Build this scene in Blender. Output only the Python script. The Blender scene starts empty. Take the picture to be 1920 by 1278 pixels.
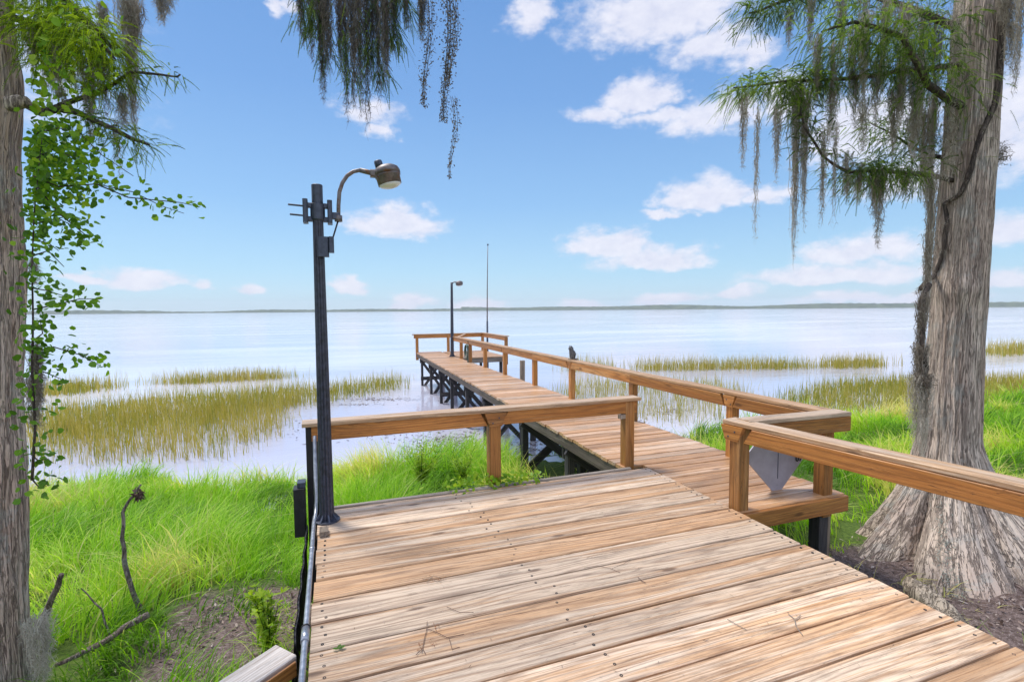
import bpy, math, random
import numpy as np
from mathutils import Vector, noise as mnoise
R = math.radians
rng = np.random.default_rng(7); random.seed(7)
scene = bpy.context.scene

# ------------------------------------------------------------------ camera
F = 940.0
YAW, PITCH, ROLL = R(19.9), math.atan(58/940), R(.43)
CAM = np.array([0, 0, 1.6])
_f0 = np.array([math.sin(YAW), math.cos(YAW), 0]); _r0 = np.array([math.cos(YAW), -math.sin(YAW), 0]); _z = np.array([0, 0, 1.])
FW = _f0*math.cos(PITCH) - _z*math.sin(PITCH); _u0 = np.cross(_r0, FW)
RT = _r0*math.cos(ROLL) - _u0*math.sin(ROLL); UP = _u0*math.cos(ROLL) + _r0*math.sin(ROLL)
def ray(x, y): return FW + RT*(x-960)/F - UP*(y-639)/F
def atd(x, y, d): return CAM + ray(x, y)*d
def at(x, y, z=0.):
    d = ray(x, y); return CAM + d*((z-CAM[2])/d[2])
cam = bpy.data.cameras.new('camera'); co = bpy.data.objects.new('camera', cam); scene.collection.objects.link(co)
cam.sensor_width = 36; cam.lens = F/1920*36; cam.clip_start = .05; cam.clip_end = 20000
from mathutils import Matrix
M = Matrix([[RT[i], UP[i], -FW[i], CAM[i]] for i in range(3)] + [[0, 0, 0, 1]]); co.matrix_world = M
scene.camera = co

# ------------------------------------------------------------------ sky, sun, exposure
SUN_EL, SUN_AZ = R(61), R(-33)          # azimuth clockwise from +Y
EXPOSURE = 1.0
SKY = .1
scene.view_settings.view_transform = 'Standard'; scene.view_settings.look = 'None'
scene.view_settings.exposure = EXPOSURE; scene.view_settings.gamma = 1
w = bpy.data.worlds.new('World'); scene.world = w; w.use_nodes = True
nt = w.node_tree; nt.nodes.clear()
def wn(t, **k):
    n = nt.nodes.new(t)
    for a, b in k.items(): setattr(n, a, b)
    return n
def wl(a, b): nt.links.new(a, b)
def wmath(op, a, b=None, c=None, clamp=False):
    n = wn('ShaderNodeMath', operation=op); n.use_clamp = clamp
    for i, v in enumerate((a, b, c)):
        if v is None: continue
        if isinstance(v, (int, float)): n.inputs[i].default_value = v
        else: wl(v, n.inputs[i])
    return n.outputs[0]
sky = wn('ShaderNodeTexSky', sky_type='NISHITA'); sky.sun_disc = False
sky.sun_elevation = SUN_EL; sky.sun_rotation = SUN_AZ; sky.air_density = 1.0; sky.dust_density = .4; sky.ozone_density = 2.2
tc = wn('ShaderNodeTexCoord'); sep = wn('ShaderNodeSeparateXYZ')
n1 = wn('ShaderNodeTexNoise'); n1.inputs['Scale'].default_value = 16; n1.inputs['Detail'].default_value = 5; n1.inputs['Roughness'].default_value = .55
n2 = wn('ShaderNodeTexNoise'); n2.inputs['Scale'].default_value = 34; n2.inputs['Detail'].default_value = 6; n2.inputs['Roughness'].default_value = .6
mp = wn('ShaderNodeMapping'); mp.inputs['Scale'].default_value = (1, 1, 1.7)
wl(tc.outputs['Generated'], mp.inputs[0]); wl(mp.outputs[0], n1.inputs['Vector']); wl(mp.outputs[0], n2.inputs['Vector'])
wl(tc.outputs['Generated'], sep.inputs[0])
az = wmath('ARCTAN2', sep.outputs[0], sep.outputs[1]); el = wmath('ARCSINE', sep.outputs[2])
nse = wn('ShaderNodeSeparateXYZ'); wl(n1.outputs['Color'], nse.inputs[0])
az2 = wmath('MULTIPLY_ADD', wmath('SUBTRACT', nse.outputs[0], .5), .14, az)
el2 = wmath('MULTIPLY_ADD', wmath('SUBTRACT', nse.outputs[1], .5), .045, el)
CL = [(742,426,84,46,20,1),(690,205,80,30,40,.55),(720,245,50,20,20,.5),(1140,462,82,34,22,1),(1225,492,96,36,16,1),(1320,372,80,44,24,.95),(1240,402,60,14,10,.7),
 (1425,366,56,32,20,.7),(1205,190,74,52,22,.85),(1130,215,90,26,20,.55),(1320,225,100,50,38,.6),(1230,220,130,20,20,.5),(1240,30,210,80,60,.75),(1330,80,120,40,50,.6),
 (1000,25,66,50,50,.5),(1410,95,80,40,40,.55),(270,528,66,26,12,.9),(170,524,50,14,10,.6),(375,538,34,18,10,.7),(475,546,36,20,10,.8),(655,540,42,22,10,.9),(765,570,46,20,10,.85),
 (890,573,72,18,8,.8),(1090,571,60,14,8,.7),(1255,566,70,16,8,.85),(1372,551,60,16,10,.8),(1560,522,170,30,14,.9),(1610,475,130,44,26,.7),(1650,562,160,18,8,.7),
 (1900,240,90,150,110,.75),(1890,440,80,46,30,.8),(1890,530,80,28,16,.8),(1620,250,160,100,80,.6),(1480,200,80,90,50,.5),(525,15,30,30,30,.35),(1700,330,150,60,60,.5),(1380,205,70,60,40,.55)]
for k in range(20):      # unseen clouds added behind the camera and overhead as fill light
    a_ = 1.7 + (k % 10)*.42 + random.uniform(-.1, .1); e_ = random.uniform(.15, .5) if k < 10 else random.uniform(.6, 1.1)
    CL.append((a_, e_, random.uniform(.25, .45), random.uniform(.14, .26), random.uniform(.1, .2), 1))
acc = None
for c in CL:
    if c[0] > 20:
        d = ray(c[0], c[1]); d = d/np.linalg.norm(d); a0, e0 = math.atan2(d[0], d[1]), math.asin(d[2])
        dd = np.dot(d, FW); sx, s = c[2]/F*dd*1.05, dd/F
        hw, hu, hd = sx, c[3]*s, c[4]*s
    else: a0, e0, hw, hu, hd = c[:5]; a0 = (a0+math.pi) % (2*math.pi) - math.pi
    dx = wmath('MULTIPLY_ADD', az2, 1/hw, -a0/hw)
    du = wmath('MULTIPLY_ADD', el2, 1/hu, -e0/hu); dn = wmath('MULTIPLY_ADD', el2, -1/hd, e0/hd)
    cx = wn('ShaderNodeCombineXYZ'); wl(dx, cx.inputs[0]); wl(wmath('MAXIMUM', du, dn), cx.inputs[1])
    ln = wn('ShaderNodeVectorMath', operation='LENGTH'); wl(cx.outputs[0], ln.inputs[0])
    v = wmath('MULTIPLY_ADD', ln.outputs['Value'], -1.0, .35+.75*c[5])
    acc = v if acc is None else wmath('MAXIMUM', acc, v)
dens = wmath('ADD', acc, wmath('MULTIPLY', wmath('SUBTRACT', n2.outputs['Fac'], .5), .95))
mr = wn('ShaderNodeMapRange', interpolation_type='SMOOTHSTEP'); wl(dens, mr.inputs['Value'])
mr.inputs['From Min'].default_value = -.2; mr.inputs['From Max'].default_value = .52
mx = wn('ShaderNodeMix', data_type='RGBA'); wl(wmath('MULTIPLY', mr.outputs[0], .88), mx.inputs['Factor'])
SKYMUL = wn('ShaderNodeMix', data_type='RGBA', blend_type='MULTIPLY'); SKYMUL.inputs['Factor'].default_value = 1
wl(sky.outputs[0], SKYMUL.inputs['A']); SKYMUL.inputs['B'].default_value = (.62, .8, 1, 1)
rp_ = wn('ShaderNodeValToRGB'); wl(wmath('MULTIPLY', el, 1.6, clamp=True), rp_.inputs[0]); e_ = rp_.color_ramp.elements   # clear sky: pale at the horizon, deep above
while len(e_) < 5: e_.new(.5)
for i, (p_, c_) in enumerate([(0, (.60, .80, .94)), (.12, (.47, .73, .93)), (.32, (.32, .57, .89)), (.62, (.21, .42, .79)), (1, (.14, .32, .68))]): e_[i].position = p_; e_[i].color = c_+(1,)
sc5 = wn('ShaderNodeVectorMath', operation='SCALE'); wl(rp_.outputs[0], sc5.inputs[0]); sc5.inputs['Scale'].default_value = 4.9
sm_ = wn('ShaderNodeMix', data_type='RGBA'); sm_.inputs['Factor'].default_value = .85; wl(SKYMUL.outputs['Result'], sm_.inputs['A']); wl(sc5.outputs[0], sm_.inputs['B'])
wl(sm_.outputs['Result'], mx.inputs['A'])
ccol = wn('ShaderNodeMix', data_type='RGBA'); wl(wmath('MULTIPLY', n2.outputs['Fac'], 1.0), ccol.inputs['Factor'])
ccol.inputs['A'].default_value = (3.3, 3.45, 4.4, 1); ccol.inputs['B'].default_value = (5.4, 5.3, 5.5, 1)
bk = wn('ShaderNodeVectorMath', operation='DOT_PRODUCT'); wl(tc.outputs['Generated'], bk.inputs[0]); bk.inputs[1].default_value = tuple(-FW)
bkr = wn('ShaderNodeMapRange'); wl(bk.outputs['Value'], bkr.inputs[0]); bkr.inputs[1].default_value = -.1; bkr.inputs[2].default_value = .6; bkr.inputs[3].default_value = 1; bkr.inputs[4].default_value = 2.2  # unseen clouds behind the camera brightened to add fill
csc = wn('ShaderNodeVectorMath', operation='SCALE'); wl(ccol.outputs['Result'], csc.inputs[0]); wl(bkr.outputs[0], csc.inputs['Scale']); wl(csc.outputs[0], mx.inputs['B'])
bg = wn('ShaderNodeBackground'); bg.inputs['Strength'].default_value = SKY; wl(mx.outputs['Result'], bg.inputs['Color'])
wo = wn('ShaderNodeOutputWorld'); wl(bg.outputs[0], wo.inputs['Surface'])
w.cycles.sampling_method = 'MANUAL'; w.cycles.sample_map_resolution = 512
sl = bpy.data.lights.new('sun', 'SUN'); sl.energy = 2.15; sl.angle = R(16); sl.color = (1, .95, .87)
so = bpy.data.objects.new('sun', sl); scene.collection.objects.link(so)
sd = Vector((math.sin(SUN_AZ)*math.cos(SUN_EL), math.cos(SUN_AZ)*math.cos(SUN_EL), math.sin(SUN_EL)))
so.rotation_euler = sd.to_track_quat('Z', 'Y').to_euler(); so.location = (0, 0, 30)
scene.cycles.max_bounces = 6; scene.cycles.transparent_max_bounces = 8; scene.cycles.use_denoising = True
scene.cycles.volume_bounces = 0; scene.cycles.sample_clamp_indirect = 6

# ------------------------------------------------------------------ helpers
def link(o, parent=None):
    scene.collection.objects.link(o)
    if parent is not None: o.parent = parent
    return o
def tag(o, label=None, cat=None, group=None, kind=None):
    for k, v in (('label', label), ('category', cat), ('group', group), ('kind', kind)):
        if v: o[k] = v
    return o
def empty(name, loc=(0, 0, 0)):
    o = bpy.data.objects.new(name, None); o.location = loc; o.empty_display_size = .1
    return link(o)
def np_mesh(name, V, Q, mat, parent=None, attrs=None, smooth=False, n=4):
    """V (N,3), Q (M,n) -> object; attrs: name -> per-vertex float or vector"""
    V = np.asarray(V, dtype=np.float32).reshape(-1, 3).copy(); Q = np.asarray(Q, dtype=np.int32).reshape(-1, n)
    if parent is not None: V -= np.array(parent_world(parent), dtype=np.float32)
    me = bpy.data.meshes.new(name); me.vertices.add(len(V)); me.vertices.foreach_set('co', V.ravel())
    me.loops.add(Q.size); me.loops.foreach_set('vertex_index', Q.ravel())
    me.polygons.add(len(Q)); me.polygons.foreach_set('loop_start', np.arange(0, Q.size, n, dtype=np.int32))
    me.polygons.foreach_set('loop_total', np.full(len(Q), n, dtype=np.int32))
    if smooth: me.polygons.foreach_set('use_smooth', np.ones(len(Q), dtype=bool))
    for k, a in (attrs or {}).items():
        a = np.asarray(a, dtype=np.float32)
        if a.ndim == 1: me.attributes.new(k, 'FLOAT', 'POINT').data.foreach_set('value', a)
        else: me.attributes.new(k, 'FLOAT_VECTOR', 'POINT').data.foreach_set('vector', a.ravel())
    me.update(calc_edges=True); me.validate()
    if mat: me.materials.append(mat)
    return link(bpy.data.objects.new(name, me), parent)
def parent_world(p):
    v = Vector(p.location)
    while p.parent is not None: p = p.parent; v += Vector(p.location)
    return v
class MB:
    """collects shapes with a grain coordinate, builds them as one mesh"""
    def __init__(s): s.v = []; s.f = []; s.gc = []; s.rn = []
    def beam(s, p0, p1, wd, ht, up=(0, 0, 1), ch=.004, segs=1, warp=0., rnd=None, cut0=0., cut1=0.):
        p0, p1 = Vector(p0), Vector(p1); ax = (p1-p0); L = ax.length; ax.normalize()
        up = Vector(up); sd_ = ax.cross(up)
        if sd_.length < 1e-4: up = Vector((1, 0, 0)); sd_ = ax.cross(up)
        sd_.normalize(); up = sd_.cross(ax).normalized(); a, b = wd/2, ht/2; c = min(ch, a*.8, b*.8)
        prof = [(-a+c, -b), (a-c, -b), (a, -b+c), (a, b-c), (a-c, b), (-a+c, b), (-a, b-c), (-a, -b+c)]
        r = random.random() if rnd is None else rnd; off = Vector((r*37.3, r*19.7, r*53.1)); n0 = len(s.v)
        for k in range(segs+1):
            t = k/segs
            q = mnoise.noise(Vector((t*L*.9+r*91, r*13, 0)))*warp
            for (x, y) in prof:
                tt = t*L
                if k == 0: tt += cut0*(y/b)
                if k == segs: tt -= cut1*(y/b)
                s.v.append(p0 + ax*tt + sd_*(x+q*.6) + up*(y + q + mnoise.noise(Vector((tt*2.2+r*50, x*9, 3)))*warp*.35)); s.gc.append(Vector((tt, x, y))+off); s.rn.append(r)
        for k in range(segs):
            for i in range(8):
                j = (i+1) % 8; s.f.append((n0+k*8+i, n0+k*8+j, n0+(k+1)*8+j, n0+(k+1)*8+i))
        s.f.append(tuple(n0+i for i in reversed(range(8)))); e = n0+segs*8; s.f.append(tuple(e+i for i in range(8)))
        return s
    def prism(s, pts, ext, rnd=None):
        r = random.random() if rnd is None else rnd; n0 = len(s.v); n = len(pts); ext = Vector(ext); off = Vector((r*37, r*19, r*53))
        for e in (Vector(), ext):
            for p in pts: q = Vector(p)+e; s.v.append(q); s.gc.append(Vector((q.x+q.y, q.z, 0))+off); s.rn.append(r)
        s.f.append(tuple(n0+i for i in range(n))); s.f.append(tuple(n0+n+i for i in reversed(range(n))))
        for i in range(n): j = (i+1) % n; s.f.append((n0+j, n0+i, n0+n+i, n0+n+j))
        return s
    def tube(s, pts, rad, n=10, cap=True, rnd=None, rough=0., twist=0.):
        pts = [Vector(p) for p in pts]; m = len(pts)
        rs = [rad]*m if isinstance(rad, (int, float)) else (list(rad) if len(rad) == m else [rad[0]+(rad[-1]-rad[0])*i/(m-1) for i in range(m)])
        r = random.random() if rnd is None else rnd; n0 = len(s.v); L = 0; prev = None
        for k, p in enumerate(pts):
            d = (pts[min(k+1, m-1)]-pts[max(k-1, 0)]).normalized()
            if prev is None:
                u = d.cross(Vector((0, 0, 1)))
                if u.length < .1: u = d.cross(Vector((0, 1, 0)))
            else: u = prev - d*prev.dot(d)
            u.normalize(); prev = u; v = d.cross(u)
            if k: L += (p-pts[k-1]).length
            for i in range(n):
                a = 2*math.pi*i/n; rr = rs[k]
                if rough: rr *= 1+rough*mnoise.noise(Vector((math.cos(a)*1.3+r*9, math.sin(a)*1.3, L*5)))
                s.v.append(p+u*math.cos(a)*rr+v*math.sin(a)*rr); s.gc.append(Vector((L, a*.1, 0))+Vector((r*37, 0, 0))); s.rn.append(r)
        for k in range(m-1):
            for i in range(n): j = (i+1) % n; s.f.append((n0+k*n+i, n0+k*n+j, n0+(k+1)*n+j, n0+(k+1)*n+i))
        if cap: s.f.append(tuple(n0+i for i in reversed(range(n)))); e = n0+(m-1)*n; s.f.append(tuple(e+i for i in range(n)))
        return s
    def lathe(s, c, prof, n=24, axis=(0, 0, 1), rnd=.5):
        c = Vector(c); ax = Vector(axis).normalized(); u = ax.orthogonal().normalized(); v = ax.cross(u); n0 = len(s.v)
        for (r, h) in prof:
            for i in range(n):
                a = 2*math.pi*i/n; s.v.append(c+ax*h+(u*math.cos(a)+v*math.sin(a))*max(r, 1e-4)); s.gc.append(Vector((h, a*.1, 0))); s.rn.append(rnd)
        for k in range(len(prof)-1):
            for i in range(n): j = (i+1) % n; s.f.append((n0+k*n+i, n0+k*n+j, n0+(k+1)*n+j, n0+(k+1)*n+i))
        s.f.append(tuple(n0+i for i in reversed(range(n)))); e = n0+(len(prof)-1)*n; s.f.append(tuple(e+i for i in range(n)))
        return s
    def build(s, name, mat, parent=None, smooth=False):
        o0 = parent_world(parent) if parent is not None else Vector()
        me = bpy.data.meshes.new(name); me.from_pydata([v-o0 for v in s.v], [], s.f)
        me.attributes.new('gc', 'FLOAT_VECTOR', 'POINT').data.foreach_set('vector', [c for v in s.gc for c in v])
        me.attributes.new('rn', 'FLOAT', 'POINT').data.foreach_set('value', s.rn)
        if smooth: me.polygons.foreach_set('use_smooth', [len(p.vertices) == 4 for p in me.polygons])
        me.update(); me.materials.append(mat)
        return link(bpy.data.objects.new(name, me), parent)

# ------------------------------------------------------------------ materials
def new_mat(name):
    m = bpy.data.materials.new(name); m.use_nodes = True; t = m.node_tree; t.nodes.clear()
    out = t.nodes.new('ShaderNodeOutputMaterial'); return m, t, out
class NT:
    def __init__(s, t): s.t = t
    def n(s, ty, **k):
        nd = s.t.nodes.new(ty)
        for a, b in k.items(): setattr(nd, a, b)
        return nd
    def put(s, v, sock):
        if isinstance(v, (int, float, tuple, list)): sock.default_value = v
        else: s.t.links.new(v, sock)
    def math(s, op, a, b=None, c=None, clamp=False):
        nd = s.n('ShaderNodeMath', operation=op); nd.use_clamp = clamp
        for i, v in enumerate((a, b, c)):
            if v is not None: s.put(v, nd.inputs[i])
        return nd.outputs[0]
    def noise(s, vec, scale=5, detail=4, rough=.55, dist=0.):
        nd = s.n('ShaderNodeTexNoise'); s.put(vec, nd.inputs['Vector']); nd.inputs['Scale'].default_value = scale
        nd.inputs['Detail'].default_value = detail; nd.inputs['Roughness'].default_value = rough; nd.inputs['Distortion'].default_value = dist
        return nd.outputs['Fac']
    def map(s, vec, scale, loc=(0, 0, 0)):
        nd = s.n('ShaderNodeMapping'); s.put(vec, nd.inputs[0]); nd.inputs['Scale'].default_value = scale; nd.inputs['Location'].default_value = loc
        return nd.outputs[0]
    def rng(s, v, a, b, c=0., d=1., smooth=True):
        nd = s.n('ShaderNodeMapRange', interpolation_type='SMOOTHSTEP' if smooth else 'LINEAR'); s.put(v, nd.inputs[0])
        for i, x in zip((1, 2, 3, 4), (a, b, c, d)): nd.inputs[i].default_value = x
        return nd.outputs[0]
    def mix(s, f, a, b, mode='MIX'):
        nd = s.n('ShaderNodeMix', data_type='RGBA', blend_type=mode); s.put(f, nd.inputs['Factor'])
        for v, k in ((a, 'A'), (b, 'B')):
            if isinstance(v, tuple) and len(v) == 3: v = v+(1,)
            s.put(v, nd.inputs[k])
        return nd.outputs['Result']
    def bump(s, h, strength=.3, dist=.01):
        nd = s.n('ShaderNodeBump'); s.put(h, nd.inputs['Height']); nd.inputs['Strength'].default_value = strength; nd.inputs['Distance'].default_value = dist
        return nd.outputs[0]
    def bsdf(s, out, col, rough=.6, bump=None, spec=.5, metal=0.):
        b = s.n('ShaderNodeBsdfPrincipled'); s.put(col if not (isinstance(col, tuple) and len(col) == 3) else col+(1,), b.inputs['Base Color'])
        s.put(rough, b.inputs['Roughness']); b.inputs['Specular IOR Level'].default_value = spec; b.inputs['Metallic'].default_value = metal
        if bump is not None: s.put(bump, b.inputs['Normal'])
        s.t.links.new(b.outputs[0], out.inputs['Surface']); return b
def wood(name, light, mid, dark, pale=None, rough=(.5, .75), grain=1., spec=.4, palemin=.5, crack=1.):
    m, t, out = new_mat(name); q = NT(t)
    gc = q.n('ShaderNodeAttribute', attribute_name='gc').outputs['Vector']; rn = q.n('ShaderNodeAttribute', attribute_name='rn').outputs['Fac']
    warp = q.noise(q.map(gc, (.5, 5.5, 5.5)), 1.0, 2, .4)
    sp = q.n('ShaderNodeSeparateXYZ'); q.put(gc, sp.inputs[0])
    ph = q.math('ADD', q.math('MULTIPLY', q.math('ADD', sp.outputs[1], sp.outputs[2]), 190*grain), q.math('MULTIPLY', warp, 62))
    ring = q.math('MULTIPLY_ADD', q.math('SINE', ph), .5, .5); ring = q.math('POWER', ring, 3.)
    fine = q.noise(q.map(gc, (2.4, 150, 150)), 1.0, 5, .75)
    broad = q.noise(q.map(gc, (.7, 16, 16)), 1.0, 7, .72, .25)
    c = q.mix(q.rng(broad, .35, .68), light, mid)
    if pale:
        pl = q.math('ADD', q.noise(q.map(gc, (.6, 17, 17), (5, 3, 1)), 1., 8, .72, .15), q.math('MULTIPLY_ADD', rn, .26, -.13))
        c = q.mix(q.math('MULTIPLY', q.rng(pl, palemin-.07, palemin+.11), .8), c, pale)
    c = q.mix(q.math('MULTIPLY', ring, .42*grain), c, dark)
    c = q.mix(q.rng(fine, .46, .68, 0, .62), c, dark)
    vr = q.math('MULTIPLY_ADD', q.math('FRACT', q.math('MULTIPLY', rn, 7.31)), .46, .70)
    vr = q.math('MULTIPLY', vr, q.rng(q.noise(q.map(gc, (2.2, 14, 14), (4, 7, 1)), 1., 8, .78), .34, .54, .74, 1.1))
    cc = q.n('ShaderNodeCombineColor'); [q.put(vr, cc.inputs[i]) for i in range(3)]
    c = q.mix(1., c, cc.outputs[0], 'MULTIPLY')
    cr = q.noise(q.map(gc, (1.6, 42, 42), (9, 2, 4)), 1., 3, .5, .5)
    crk = q.math('MULTIPLY', q.rng(q.math('ABSOLUTE', q.math('SUBTRACT', cr, .5)), .0, .012, 1, 0), q.rng(q.noise(q.map(gc, (2, 12, 12), (1, 8, 2)), 1, 2), .5, .62))
    c = q.mix(q.math('MULTIPLY', crk, .75*crack), c, tuple(x*.28 for x in dark))
    vo = q.n('ShaderNodeTexVoronoi'); q.put(q.map(gc, (1.7, 5.5, 5.5)), vo.inputs['Vector']); vo.inputs['Scale'].default_value = 1.
    kn = q.math('MULTIPLY', q.rng(vo.outputs['Distance'], .05, .13, 1, 0), .7)
    c = q.mix(kn, c, tuple(x*.5 for x in dark))
    h = q.math('ADD', q.math('MULTIPLY', ring, .35), q.math('SUBTRACT', q.math('MULTIPLY', fine, .8), q.math('MULTIPLY', crk, 2.5)))
    q.bsdf(out, c, q.rng(broad, .3, .7, rough[0], rough[1]), q.bump(h, .35, .004), spec)
    return m
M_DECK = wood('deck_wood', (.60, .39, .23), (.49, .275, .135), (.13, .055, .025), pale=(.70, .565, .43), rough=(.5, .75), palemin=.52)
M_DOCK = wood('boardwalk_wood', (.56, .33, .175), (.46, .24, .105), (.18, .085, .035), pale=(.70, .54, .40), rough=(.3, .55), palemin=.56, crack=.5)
M_RAIL = wood('rail_wood', (.47, .21, .055), (.35, .13, .028), (.12, .045, .012), pale=(.52, .28, .11), rough=(.35, .6), palemin=.6)
M_CAP = wood('cap_wood', (.56, .36, .20), (.46, .27, .14), (.18, .09, .045), pale=(.68, .54, .40), rough=(.4, .65), palemin=.52)
M_PALE = wood('bleached_wood', (.66, .57, .48), (.58, .47, .37), (.3, .2, .13), pale=(.78, .72, .66), rough=(.5, .7), palemin=.45)
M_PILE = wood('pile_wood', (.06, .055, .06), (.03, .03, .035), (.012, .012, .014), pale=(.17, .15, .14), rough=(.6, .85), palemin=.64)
M_EDGE = wood('edge_wood', (.15, .12, .10), (.09, .07, .055), (.03, .022, .018), pale=(.26, .23, .19), rough=(.6, .85))
M_GREY = wood('weathered_wood', (.30, .24, .18), (.2, .15, .11), (.08, .055, .04), pale=(.4, .35, .3), rough=(.6, .85))
def plain(name, col, rough=.5, metal=0., var=.25, scale=14, bump=.15, rust=None, spec=.5):
    m, t, out = new_mat(name); q = NT(t); tcx = q.n('ShaderNodeTexCoord').outputs['Object']
    n = q.noise(tcx, scale, 5, .6); c = q.mix(q.rng(n, .3, .7), tuple(x*(1-var) for x in col), tuple(min(1, x*(1+var)) for x in col))
    if rust: c = q.mix(q.rng(q.noise(tcx, scale*.7, 4, .7), .52, .66), c, rust)
    q.bsdf(out, c, q.rng(n, .2, .8, rough*.8, min(1, rough*1.25)), q.bump(q.noise(tcx, scale*4, 3), bump, .003), spec, metal); return m
M_POLE = plain('black_pole_paint', (.030, .034, .055), .38, 0, .5, 30, .4)
M_METAL = plain('weathered_metal', (.17, .15, .15), .5, .5, .35, 25, .2, (.16, .08, .04))
M_DARKMETAL = plain('dark_metal', (.06, .07, .10), .45, .4, .3, 25)
M_GALV = plain('galvanised_pipe', (.36, .38, .42), .35, .7, .2, 30)
M_BLACK = plain('black_plastic', (.008, .008, .012), .5)
M_SIGN = plain('sign_back', (.34, .32, .37), .5, .1, .12, 6, .05)
M_GLASS = plain('lamp_glass', (.75, .78, .82), .25, 0, .05, 8, .02)
M_OWL = plain('owl_plastic', (.10, .10, .11), .6, 0, .6, 60, .5)
M_HOSE = plain('green_hose', (.03, .07, .05), .4)
def bark(name, a, b, dk, zs=1.0, sc=1., lich=None, bc=False):
    m, t, out = new_mat(name); q = NT(t); oc = q.n('ShaderNodeAttribute', attribute_name='bc').outputs['Vector'] if bc else q.n('ShaderNodeTexCoord').outputs['Object']
    st = q.noise(q.map(oc, (26*sc, 26*sc, 1.7*zs)), 1., 5, .62, .35); br = q.noise(q.map(oc, (3, 3, .9)), 1., 4, .6)
    f2 = q.noise(q.map(oc, (80*sc, 80*sc, 9*zs)), 1., 4, .65)
    c = q.mix(q.rng(br, .35, .65), a, b); fur = q.math('MAXIMUM', q.rng(st, .30, .44, .8, 0), q.math('MAXIMUM', q.rng(q.math('ABSOLUTE', q.math('SUBTRACT', st, .5)), .0, .035, 1, 0), q.rng(q.math('ABSOLUTE', q.math('SUBTRACT', q.noise(q.map(oc, (44*sc, 44*sc, 4.*zs), (3, 1, 2)), 1., 3, .6, .3), .5)), .0, .03, .7, 0)))
    c = q.mix(q.math('MULTIPLY', fur, .72), c, dk); c = q.mix(q.rng(f2, .5, .8, 0, .5), c, dk)
    if lich: c = q.mix(q.math('MULTIPLY', q.rng(q.noise(oc, 2.4, 5, .7), .54, .64), .6), c, lich)
    h = q.math('SUBTRACT', q.math('MULTIPLY', f2, .3), q.math('MULTIPLY', fur, 1.2))
    q.bsdf(out, c, .85, q.bump(h, .8, .02), .2); return m
M_BARK = bark('cypress_bark', (.62, .52, .43), (.50, .39, .32), (.085, .06, .052), lich=(.45, .44, .40), bc=True)
M_BARK2 = bark('left_cypress_bark', (.70, .56, .47), (.54, .39, .31), (.07, .045, .038), lich=(.55, .52, .48), bc=True)
M_ROOT = bark('root_bark', (.50, .42, .33), (.36, .29, .22), (.085, .06, .052))
M_BRANCH = bark('branch_bark', (.15, .12, .10), (.09, .07, .06), (.03, .025, .02), 2)
M_DEAD = bark('dead_wood', (.33, .29, .26), (.2, .15, .12), (.08, .055, .045), 2, lich=(.4, .42, .38))
def leafy(name, cols, trans=.45, rough=.5, spec=.3, tcol=None):
    m, t, out = new_mat(name); q = NT(t); tn = q.n('ShaderNodeAttribute', attribute_name='tint').outputs['Fac']
    rp = q.n('ShaderNodeValToRGB'); q.put(tn, rp.inputs[0]); e = rp.color_ramp.elements
    while len(e) < len(cols): e.new(.5)
    for i, c in enumerate(cols): e[i].position = i/(len(cols)-1); e[i].color = c+(1,)
    c = rp.outputs[0]
    b = q.n('ShaderNodeBsdfPrincipled'); q.put(c, b.inputs['Base Color']); b.inputs['Roughness'].default_value = rough; b.inputs['Specular IOR Level'].default_value = spec
    tr = q.n('ShaderNodeBsdfTranslucent'); q.put(q.mix(1., c, tcol or (1.25, 1.3, .7), 'MULTIPLY'), tr.inputs['Color'])
    mx_ = q.n('ShaderNodeMixShader'); mx_.inputs[0].default_value = trans
    t.links.new(b.outputs[0], mx_.inputs[1]); t.links.new(tr.outputs[0], mx_.inputs[2]); t.links.new(mx_.outputs[0], out.inputs['Surface']); return m
M_GRASS = leafy('grass_blades', [(.09, .21, .012), (.26, .51, .02), (.45, .68, .04), (.66, .60, .26)], .5)
M_REED = leafy('reed_stems', [(.14, .18, .025), (.30, .30, .04), (.42, .32, .06), (.5, .42, .16)], .3)
M_LEAF = leafy('broad_leaves', [(.05, .12, .015), (.11, .24, .02), (.22, .4, .02), (.34, .46, .03)], .45)
M_NEEDLE = leafy('cypress_needles', [(.05, .09, .018), (.14, .22, .025), (.30, .42, .025), (.46, .58, .035)], .5)
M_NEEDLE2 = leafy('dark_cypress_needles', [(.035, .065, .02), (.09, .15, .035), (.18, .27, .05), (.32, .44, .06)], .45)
M_MOSS = leafy('spanish_moss', [(.14, .115, .095), (.28, .24, .20), (.42, .38, .32), (.56, .53, .46)], .35, .85, .1, (1, .95, .85))
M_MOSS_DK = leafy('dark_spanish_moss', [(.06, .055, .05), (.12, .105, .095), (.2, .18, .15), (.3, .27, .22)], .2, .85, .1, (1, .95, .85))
M_LITTER = leafy('dry_litter', [(.07, .045, .035), (.16, .11, .09), (.28, .21, .18), (.42, .36, .33)], .05, .9, .1, (1, 1, 1))
M_TWIG = plain('dry_twig', (.12, .07, .05), .8)

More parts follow.
